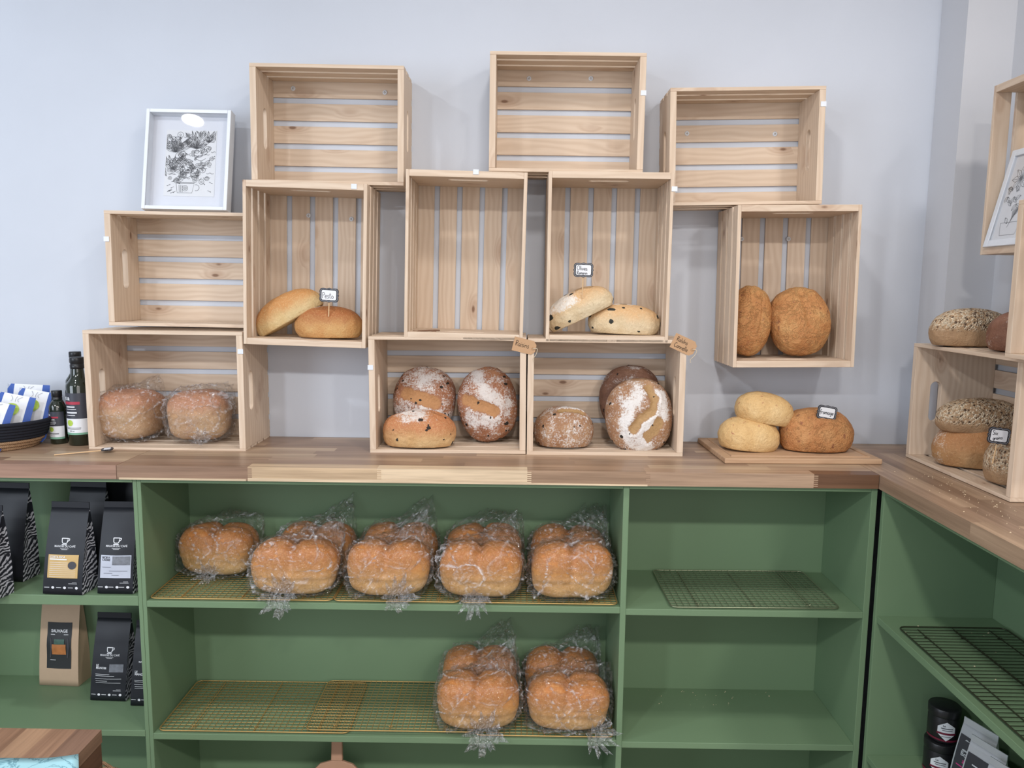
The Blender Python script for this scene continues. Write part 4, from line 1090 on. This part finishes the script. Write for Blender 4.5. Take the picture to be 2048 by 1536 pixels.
def coffee(label, loc, yaw, w, d, h, kind, group, lean=0., detail=True):
    t_, ob, mk = pouch('coffee_bag', label, loc, yaw, w, d, h, 'black', 'gusset', group=group, lean=lean)
    xf, xf2 = mk(.0010), mk(.0018)
    if not detail: return t_
    k = h/.27
    cup_logo(t_, xf, 0, .166*k, .0185)
    texts('lettering', [('MANOIR DU CAFÉ', 0, .148*k, .0072, dict(bold=.012)), (None, 0, .1435*k, (.024, .0008), {}), (None, 0, .1405*k, (.017, .0008), {}),
                        (None, w*.30, .038*k, (.013, .0007), {}), (None, w*.26, .034*k, (.024, .0009), {})], 'white_ink', t_, xf)
    b = MB()
    for i, x in enumerate((-.30, .0, .30)):
        b.add([xf(x*w+.0042*math.cos(2*PI*j/12)+.006, .021*k+.0036*math.sin(2*PI*j/12)) for j in range(12)], [tuple(range(12))])
        b.add([xf(x*w-.018, .0205*k), xf(x*w-.004, .0205*k), xf(x*w-.004, .022*k), xf(x*w-.018, .022*k)], [(0, 1, 2, 3)])
    b.build('bottom_icons', 'white_ink', t_)
    if kind == 'costa':
        lb = patch('label', 'tan_label', t_, xf, -.044, .042, .052*k, .125*k)
        texts('label_text', [('COSTA RICA', -.039, .115*k, .0078, dict(align='LEFT', bold=.02)), (None, -.014, .109*k, (.050, .0030), {})] +
              [(None, -.012 if i < 3 else -.001, (.100-.0062*i)*k, (.052 if i < 3 else .074, .0007), {}) for i in range(8)], 'paper', lb, xf2)
        b = MB(); b.add([mk(.0024)(.026+.0115*math.cos(2*PI*j/20), .093*k+.0105*math.sin(2*PI*j/20)) for j in range(20)], [tuple(range(20))]); b.build('round_seal', 'ink', lb)
    elif kind == 'moka':
        lb = patch('label', 'grey_label', t_, xf, -.042, .042, .050*k, .122*k)
        texts('label_text', [('MOKA', -.038, .112*k, .0078, dict(align='LEFT', bold=.02)), ('CRÈME', -.038, .1045*k, .0078, dict(align='LEFT', bold=.02)),
                             (None, -.024, .084*k, (.024, .001), {}), (None, .008, .072*k, (.05, .001), {}), (None, -.02, .064*k, (.024, .001), {}), (None, .0, .058*k, (.02, .001), {})], 'slate', lb, xf2)
        patch('photo_print', 'mid_grey', lb, xf2, -.008, .040, .092*k, .119*k)
    elif kind == 'manobi':
        lb = texts('label_text', [('LE', -.040, .1135*k, .0085, dict(align='LEFT', bold=.03)), ('MANOBI', -.040, .1055*k, .0085, dict(align='LEFT', bold=.03)),
                             (None, -.018, .088*k, (.044, .001), {}), (None, -.010, .083*k, (.058, .001), {}), (None, .0, .074*k, (.08, .001), {}), (None, -.02, .066*k, (.036, .001), {}), (None, .0, .060*k, (.076, .0008), {})], 'white_ink', t_, xf)
        patch('photo_print', 'mid_grey', t_, xf, .002, .044, .096*k, .122*k)
    return t_
ZL1, ZL2 = -.8525, -1.2465
def ground(px, Y, z): c = onY(px, 1100, Y); return Vector((c.x, EYE.y+Y, EYE.z+z))
GC = 'black coffee bags on the upper left shelf'; GD = 'coffee bags on the lower left shelf'
def gpx(px, py, z): return onZ(px, py, z)
q = gpx(124, 1190, ZL1); coffee('black coffee bag with a tan Costa Rica label, in front on the upper left shelf', q+Vector((.004, .036, 0)), -3, .112, .070, .232, 'costa', GC, 4)
q = gpx(242, 1189, ZL1); coffee('black coffee bag with a pale grey Moka label, against the divider', q+Vector((-.016, .036, 0)), 0, .098, .068, .232, 'moka', GC, 4)
q = gpx(2, 1200, ZL1); coffee('black coffee bag cut off by the left photo edge, in front', q+Vector((-.062, .026, 0)), -8, .112, .070, .236, 'plain', GC, 4)
q = gpx(124, 1165, ZL1); coffee('black coffee bag directly behind the Costa Rica bag', q+Vector((.036, .080, 0)), -3, .112, .066, .256, 'plain', GC, 3, False)
q = gpx(12, 1170, ZL1); coffee('tall black coffee bag behind the one cut off at the left edge', q+Vector((-.022, .060, 0)), -4, .120, .066, .262, 'plain', GC, 3, False)
q = gpx(232, 1150, ZL1); coffee('black coffee bag at the back, behind the Moka bag', q+Vector((-.016, .092, 0)), -4, .118, .060, .290, 'plain', GC, 2, False)
# kraft bag
q = gpx(115, 1372, ZL2)
t_, ob, mk = pouch('coffee_bag', 'brown kraft coffee bag with a dark Sauvage label on the lower left shelf', q+Vector((.006, .034, 0)), -3, .126, .062, .285, 'kraft', 'kraft', group=GD, lean=1)
xf, xf2 = mk(.0010), mk(.0018)
lb = patch('label', 'dark_label', t_, xf, -.037, .041, .056, .198)
texts('label_text', [('SAUVAGE', .002, .168, .0125, dict(bold=.03, space=.95)), (None, -.018, .1605, (.014, .0015), {}), (None, .024, .1605, (.014, .0015), {}), (None, -.016, .082, (.018, .0016), {})], 'white_ink', lb, xf2)
patch('orange_picture', 'orange', lb, xf2, -.019, .025, .100, .132); patch('forest_picture', 'teal_print', lb, xf2, -.012, .020, .1325, .148)
b = MB()
for x in (-.024, .030):
    ribbon(b, [Vector((x, .09, 0)), Vector((x+.003, .12, 0)), Vector((x-.002*0, .150, 0))], .004, mk(.002))
b.build('tree_print', 'ink', lb)
q = gpx(216, 1402, ZL2); coffee('black coffee bag lettered Le Manobi, beside the kraft bag', q+Vector((.002, .036, 0)), -2, .108, .072, .238, 'manobi', GD, 4)
q = gpx(274, 1412, ZL2); coffee('black coffee bag lettered Le Manobi, half hidden by the green divider', Vector((W(-1.085, 0, 0).x, q.y+.034, q.z)), 0, .100, .068, .228, 'manobi', GD, 4)
q = gpx(222, 1350, ZL2); coffee('black coffee bag at the back, behind the Le Manobi bags', q+Vector((.012, .070, 0)), -2, .112, .060, .285, 'plain', GD, 2, False)

# ------------------------------------------------------------------ bottles
def curved(name, m, parent, f, pts, rows=14, cols=14):
    """convex outline laid over a curved surface"""
    zs = [p[1] for p in pts]; z0, z1 = min(zs), max(zs); V = []
    for j in range(rows+1):
        z = z0+(z1-z0)*(j/rows*.998+.001); xs = []
        for (ax, az), (bx, bz) in zip(pts, pts[1:]+pts[:1]):
            if (az-z)*(bz-z) <= 0 and az != bz: xs.append(ax+(bx-ax)*(z-az)/(bz-az))
        xa, xb = min(xs), max(xs); V += [f(xa+(xb-xa)*i/cols, z) for i in range(cols+1)]
    b = MB(); k = cols+1
    b.add(V, [(j*k+i, j*k+i+1, (j+1)*k+i+1, (j+1)*k+i) for j in range(rows) for i in range(cols)])
    return b.build(name, m, parent, True)
def bottle(label, loc, h, r, capr, neck_r, zs, zn, lab, txt=True, yaw=0):
    t_ = thing('oil_bottle', label, 'bottle', loc, (0, 0, R(yaw)), 'oil bottles')
    b = MB(); b.lathe([(r*.9, 0), (r, .004), (r, zs), (r*.97, zs+.006), (r*.75, zs+.016), (neck_r*1.12, zs+.026), (neck_r, zn-.01), (neck_r*.95, h-.03), (neck_r*.95, h-.022)], 40)
    b.build('glass_body', 'bottle', t_, True)
    b = MB(); b.lathe([(capr*.93, h-.034), (capr, h-.032), (capr, h-.022), (capr*.94, h-.021), (capr*.94, h-.018), (capr, h-.017), (capr, h-.002), (capr*.95, h)], 32); b.build('cap', 'blackp', t_, True)
    def sec(name, m, z0, z1, a0=-175, a1=60, off=.0006, par=None):
        N = 30; bb = MB(); V = [((r+off)*math.cos(R(-90)+R(a0+(a1-a0)*i/N)), (r+off)*math.sin(R(-90)+R(a0+(a1-a0)*i/N)), z) for z in (z0, z1) for i in range(N+1)]
        bb.add(V, [(i, i+1, N+2+i, N+1+i) for i in range(N)]); return bb.build(name, m, par or t_, True)
    za, zb_, zc_ = lab
    l1 = sec('dark_label', 'slate', zb_, zc_, -120, 70); l2 = sec('white_label', 'paper', za, zb_, -120, 70); sec('green_band', 'green_ink', za-.006, za, -120, 70)
    xf = lambda off: (lambda x, z: ((r+off)*math.sin(x/r), -(r+off)*math.cos(x/r), z))
    H = zc_-zb_
    texts('label_text', [('INS &', -r*1.15, zc_-H*.27, H*.17, dict(align='LEFT', bold=.04)), (None, -r*.25, zc_-H*.56, (r*.8, H*.05), {}), (None, -r*.2, zc_-H*.64, (r*.9, H*.025), {}),
                         (None, -r*.18, zc_-H*.79, (r*.95, H*.06), {}), (None, -r*.25, zc_-H*.88, (r*.8, H*.025), {})], 'white_ink', l1, xf(.0012))
    bb = MB(); f = xf(.0012); n = 10
    bb.add([f(-r*1.15+r*1.7*i/n, zc_-H*.44+(H*.11 if k else 0)) for k in (0, 1) for i in range(n+1)], [(i, i+1, n+2+i, n+1+i) for i in range(n)]); bb.build('red_stripe', 'red', l1)
    hw = zb_-za; curved('lime_seal', 'lime', l2, f, [(-r*.35+.24*hw*math.cos(2*PI*j/18), za+hw*.70+.22*hw*math.sin(2*PI*j/18)) for j in range(18)])
    texts('small_print', [(None, -r*.1, za+hw*.34, (r*1.3, .0012), {}), (None, -r*.1, za+hw*.26, (r*1.25, .0012), {}), ('250 ml', -r*.2, za+hw*.08, hw*.13, {})], 'ink', l2, f)
    return t_
p = onZ(150, 893, ZC); bottle('tall dark oil bottle in front, beside the bagged loaf crate', Vector((p.x, p.y+.036, EYE.z+ZC+.0005)), .262, .0345, .0195, .0170, .176, .235, (.040, .082, .158))
p = onZ(112, 889, ZC); bottle('small dark oil bottle between the basket and the tall bottle', Vector((p.x-.002, p.y+.022, EYE.z+ZC+.0005)), .160, .0235, .0145, .0130, .108, .140, (.022, .055, .098))
bottle('tall dark oil bottle behind, mostly hidden by the front bottle', W(-1.372+.02, 2.335, ZC+.0005), .272, .030, .0170, .0150, .180, .24, (.040, .082, .158), yaw=0)

# ------------------------------------------------------------------ basket and sachets
bk_ = thing('basket', 'low oval basket of black cotton over straw, left of the oil bottles', 'basket', W(-1.583, 2.225, ZC+.001))
SXB, SYB = 1.0, .72
def coil(z0, z1, n, r0, r1, rad, m, name):
    b = MB()
    for i in range(n):
        s = (i+.5)/n; z = z0+(z1-z0)*s; rr_ = r0+(r1-r0)*s
        b.tube([(rr_*SXB*math.cos(2*PI*j/48), rr_*SYB*math.sin(2*PI*j/48), z) for j in range(48)], rad, 8, closed=True)
    return b.build(name, m, bk_, True)
coil(.0, .030, 3, .150, .176, .0062, 'straw', 'straw_coils'); coil(.030, .082, 6, .176, .198, .0060, 'cotton', 'cotton_coils')
b = MB(); b.lathe([(.0005, .002), (.150, .002), (.150, .008), (.0005, .008)], 48, SXB, SYB, False); b.build('basket_floor', 'straw', bk_)
def sachet(label, x, Y, z, w, h, lean, yaw, roll=0):
    t_ = thing('spice_sachet', label, 'sachet', W(x, Y, z), (R(-lean), R(roll), R(yaw)), 'striped sachets in the basket')
    N = 10; d = .014
    def surf(sgn):
        return [[(w/2*u_, sgn*d*math.sin(PI*min(1, max(0, s)))**.7*(1-u_*u_)*.9-0*s, h*s) for u_ in [-1+2*i/12 for i in range(13)]] for s in [j/N for j in range(N+1)]]
    for nm, c0, c1, m in (('front_stripe', 0, 2, 'blue'), ('front_panel', 2, 10, 'paper'), ('front_stripe', 10, 12, 'blue')):
        b = MB(); g = surf(-1); k = c1-c0+1; V = [g[j][i] for j in range(N+1) for i in range(c0, c1+1)]
        b.add(V, [(j*k+i, j*k+i+1, (j+1)*k+i+1, (j+1)*k+i) for j in range(N) for i in range(k-1)]); b.build(nm, m, t_, True)
    b = MB(); g = surf(1); k = 13; V = [p for r in g for p in r]
    b.add(V, [(j*k+i, (j+1)*k+i, (j+1)*k+i+1, j*k+i+1) for j in range(N) for i in range(k-1)]); b.build('clear_back', 'sachet_clear', t_, True)
    f = lambda x, z: (x, -.0155*(1-(2*x/w)**2)*math.sin(PI*z/h)**.7-.0012, z)
    b = MB(); b.add([f(.020*math.cos(2*PI*j/20), h*.70+.018*math.sin(2*PI*j/20)) for j in range(20)], [tuple(range(20))]); b.build('lime_seal', 'lime', t_)
    b = MB()
    for dx in (-.006, .002, .008):
        ribbon(b, smooth_line([(dx*1.5, h*.86), (dx, h*.91), (dx*2.2, h*.97)]), .0008, f)
    b.build('sprig_print', 'grey_ink', t_)
zb0 = ZC+.014
sachet('blue and white sachet in front in the basket, lime seal showing', -1.515, 2.13, zb0, .100, .136, 16, 10, 14)
sachet('blue and white sachet second from front in the basket', -1.490, 2.19, zb0, .104, .146, 12, 8, 12)
sachet('blue and white sachet third from front, at the right end of the basket', -1.462, 2.25, zb0, .104, .150, 10, 4, 10)
sachet('blue and white sachet at the back of the basket against the wall', -1.500, 2.31, zb0, .130, .158, 6, 0, 2)
sachet('blue and white sachet cut off by the left photo edge in the basket', -1.60, 2.20, zb0, .100, .150, 10, 6, 6)

# ------------------------------------------------------------------ jars and sweets on the right wall shelves
def jar(label, loc, yaw):
    t_ = thing('candy_jar', label, 'jar', loc, (0, 0, R(yaw)), 'stacked black jars'); r = .038
    b = MB(); b.lathe([(r*.92, 0), (r, .005), (r, .062), (r*.93, .068), (r*.93, .070)], 40); b.build('jar_body', 'blackp', t_, True)
    b = MB(); b.lathe([(r*1.02, .070), (r*1.03, .072), (r*1.03, .090), (r*.98, .0925), (r*.3, .0925)], 40); b.build('lid', 'blackp', t_, True)
    f = lambda off: (lambda x, z: ((r+off)*math.sin(x/r), -(r+off)*math.cos(x/r), z))
    bb = MB(); n = 24; g = f(.0006); bb.add([g(-.055+.11*i/n, z) for z in (.008, .013) for i in range(n+1)], [(i, i+1, n+2+i, n+1+i) for i in range(n)]); bb.build('maroon_band', 'maroon', t_)
    lb = curved('hexagon_label', 'paper', t_, g, [(-.021, .028), (0, .010), (.021, .028), (.021, .048), (0, .062), (-.021, .048)])
    g2 = f(.0011); texts('label_text', [('Le', -.006, .049, .007, dict(bold=.02)), (None, .001, .043, (.028, .0022), {}), (None, .002, .038, (.024, .0016), {}), (None, 0, .021, (.022, .0014), {})], 'ink', lb, g2)
    curved('label_band', 'maroon', lb, f(.001), [(-.0225, .027), (.0225, .027), (.0225, .0325), (-.0225, .0325)], 2)
ZJ = -1.268+.0005
jx, jy = 1.135, 1.918
jar('lower black candy jar with a white hexagon label, right wall shelves', W(jx, jy, ZJ), -28)
jar('upper black candy jar stacked on the other one, right wall shelves', W(jx+.006, jy+.004, ZJ+.094), -18)
def candy(label, x, Y, yaw, name_m):
    w, h = .098, .168
    t_, ob, mk = pouch('candy_bag', label, W(x, Y, ZJ), yaw, w, .05, h, 'foil', 'foil', 'sweet bag', 'honey sweet bags', 3)
    xf, xf2 = mk(.001), mk(.0018)
    lb = patch('label', 'ink', t_, xf, -.044, .044, .030, .142)
    texts('label_text', [('Bonbons', 0, .094, .0165, dict(bold=.015)), (None, 0, .118, (.05, .003), {})], 'white_ink', lb, xf2)
    texts('label_flavour', [('au miel', .004, .077, .0165, dict(bold=.015)), (None, 0, .066, (.07, .003), {})], name_m, lb, xf2)
candy('silver sweet bag with a dark label right beside the black jars', 1.168, 1.822, -70, 'pink')
candy('silver sweet bag with pink lettering, second from the black jars', 1.140, 1.742, -70, 'pink')
candy('crinkled silver sweet bag cut off by the right photo edge', 1.130, 1.650, -70, 'yellow')

# ------------------------------------------------------------------ foreground table, paper, basket handle, peel
ta = onZ(203, 1459, -.98); zt_ = EYE.z-.98
tb_ = thing('display_table', 'walnut display table corner at the bottom left, in front of the shelves', 'table', (ta.x, ta.y, 0))
b = MB()
for i in range(11):
    x1_ = -.055*i; b.box(x1_-.055, x1_, -.60, 0, zt_-.03, zt_, axis=1, tone=[srgb(138, 108, 90), srgb(156, 122, 98), srgb(170, 136, 108), srgb(150, 116, 92), srgb(166, 130, 104), srgb(140, 108, 88), srgb(214, 182, 142)][i % 7] if i < 7 else TN[i % 6])
b.build('tabletop', 'walnut', tb_)
b = MB()
for i in range(6): b.box(-.024, -.002, -.60, -.001, zt_-.03-.05*(i+1), zt_-.031-.05*i, axis=1, tone=[srgb(96, 66, 52), srgb(110, 78, 60), srgb(88, 60, 48)][i % 3])
b.build('apron', 'walnut', tb_)
for lx, ly in ((-.05, -.05), (-.55, -.05), (-.05, -.55), (-.55, -.55)):
    b = MB(); b.box(lx-.025, lx+.025, ly-.025, ly+.025, 0, zt_-.33, axis=2, tone=srgb(120, 86, 66)); b.build('leg', 'walnut', tb_)
b = MB(); N = 14
pz = lambda x, y: zt_+.002+.004*math.sin(x*20)*math.sin(y*13)**2
A, Bq, C, D_ = onZ(-60, 1518, -.975), onZ(157, 1509, -.972), onZ(160, 1700, -.975), onZ(-60, 1700, -.975)
V = []
for j in range(N+1):
    for i in range(N+1):
        s, t2 = i/N, j/N; p = (A*(1-s)+Bq*s)*(1-t2)+(D_*(1-s)+C*s)*t2
        V.append((p.x, p.y, zt_+.0025+.009*max(0, s-.6)**2*10*.3*(1-t2)+.0015*math.sin(7*s)*(1-t2)+.0015))
b.add(V, [(j*(N+1)+i, (j+1)*(N+1)+i, (j+1)*(N+1)+i+1, j*(N+1)+i+1) for j in range(N) for i in range(N)])
o = tag(b.build('wrapping_paper', 'blue_paper', None, True), 'pale blue marbled paper sheet on the table at bottom left', 'paper')
sd = o.modifiers.new('thick', 'SOLIDIFY'); sd.thickness = .0008
# wicker basket with handle behind the table
p = onZ(212, 1536, -1.10)
hb = thing('wicker_basket', 'small wicker basket peeking out behind the table corner', 'basket', (p.x-.118, 2.0+EYE.y-.26, EYE.z-1.40))
hb.location.z = 0.0
hz = EYE.z-1.235
b = MB()
for i in range(14): b.tube([((.075+.002*i)*math.cos(2*PI*j/32), (.065+.002*i)*math.sin(2*PI*j/32), .012+(hz-.02)*i/13) for j in range(32)], .0105 if i < 13 else .009, 6, closed=True)
for i in range(20): b.tube([(.075*math.cos(2*PI*i/20), .065*math.sin(2*PI*i/20), .002), (.101*math.cos(2*PI*i/20), .091*math.sin(2*PI*i/20), hz)], .004, 5)
b.build('woven_body', 'straw', hb, True)
b = MB(); b.tube(smooth_line([(.085, .02, hz-.01), (.078, .01, hz+.035), (.04, 0, hz+.075), (-.03, -.01, hz+.085), (-.085, -.02, hz-.01)]), .004, 8); b.build('handle', 'straw', hb, True)
p = onY(668, 1484, 2.16)
pl = thing('bread_peel', 'pale wooden peel with its handle standing in the bottom middle compartment', 'bread peel', (p.x, EYE.y+2.16, EYE.z-1.64+.0005), (R(-6), 0, 0))
b = MB(); b.poly([(-.016, 0, .20), (-.014, 0, .352), (.0, 0, .358), (.014, 0, .352), (.019, 0, .20)], (0, .016, 0)); b.build('handle', 'pinkwood', pl, bevel=.003)
b = MB(); b.poly([(-.09, .002, 0), (.09, .002, 0), (.09, .002, .15), (.05, .002, .19), (.019, .002, .20), (-.016, .002, .20), (-.05, .002, .19), (-.09, .002, .15)], (0, .010, 0)); b.build('blade', 'pinkwood', pl, bevel=.002)

# ------------------------------------------------------------------ crumbs
b = MB(); r = random.Random(4)
def crumb(x, y, z, s):
    a = r.uniform(0, PI); dx, dy = math.cos(a)*s, math.sin(a)*s
    b.add([(x-dx, y-dy, z), (x+dy*.5, y-dx*.5, z), (x+dx, y+dy, z), (x-dy*.5, y+dx*.5, z), (x, y, z+s*.7)], [(0, 1, 4), (1, 2, 4), (2, 3, 4), (3, 0, 4), (3, 2, 1, 0)])
for i in range(80):
    Y = r.triangular(1.45, 2.15, 1.75); x = r.triangular(.985, 1.14, 1.10); q = W(x, Y, ZC+.0002); crumb(*q, r.uniform(.0008, .0022))
for i in range(26):
    q = W(r.uniform(.42, .80), r.uniform(2.2, 2.30), -1.255-.004+.0003); crumb(*q, r.uniform(.001, .0025))
for i in range(30):
    q = W(r.uniform(1.0, 1.26), r.uniform(1.4, 1.95), -.868+.0003); crumb(*q, r.uniform(.001, .003))
o = b.build('crumbs', plain('crumb', srgb(226, 206, 172), .7)); tag(o, 'pale crumbs and seeds scattered on the right worktop and shelves', 'crumbs', kind='stuff')

# ------------------------------------------------------------------ light
def area(name, loc, size, power, col, target=None, shape='DISK', sy=None):
    l = bpy.data.lights.new(name, 'AREA'); l.shape = shape; l.size = size
    if sy: l.size_y = sy
    l.energy = power; l.color = col
    o = bpy.data.objects.new(name, l); COL.objects.link(o); o.location = loc
    d = (target-loc) if target is not None else Vector((0, 0, -1))
    o.rotation_euler = d.to_track_quat('-Z', 'Y').to_euler(); return o
WARM = (1, .95, .90); DAY = (.80, .89, 1.0)
gp = onY(381, 234, 2.318); gd = (gp-EYE).normalized(); gn = Vector((0, -math.cos(R(11)), math.sin(R(11))))
gr = gd-2*gd.dot(gn)*gn; lp = gp+gr*((EYE.z+1.295-gp.z)/gr.z)
area('downlight', lp, .095, 9, (.92, .96, 1))
area('downlight', W(.12, 1.25, 1.295), .16, 8, WARM)
area('downlight', W(1.25, 1.10, 1.295), .16, 8, WARM)
for x in (-1.5, .15, 1.75): area('downlight', W(x, -.9, 1.295), .22, 40, WARM if x > -1 else (.92, .96, 1))
area('shop_window', W(-3.3, -.6, .2), 1.8, 47, DAY, W(-.6, 2.4, -.1), 'RECTANGLE', 1.6)
area('shop_front', W(1.2, -2.4, .2), 2.6, 36, (1, .95, .92), W(.3, 2.4, -.4), 'RECTANGLE', 1.8)
w = bpy.data.worlds.new('world'); SC.world = w; w.use_nodes = True
w.node_tree.nodes['Background'].inputs[0].default_value = (.80, .86, 1, 1)
w.node_tree.nodes['Background'].inputs[1].default_value = .35

SC.view_settings.view_transform = 'Standard'; SC.view_settings.look = 'None'
SC.view_settings.exposure = 0.12; SC.view_settings.gamma = 1.0
SC.view_settings.use_curve_mapping = False
SC.cycles.max_bounces = 7; SC.cycles.diffuse_bounces = 3; SC.cycles.glossy_bounces = 3
SC.cycles.transparent_max_bounces = 12; SC.cycles.caustics_reflective = False; SC.cycles.caustics_refractive = False
SC.cycles.use_denoising = True; SC.cycles.use_adaptive_sampling = True; SC.cycles.adaptive_threshold = .025
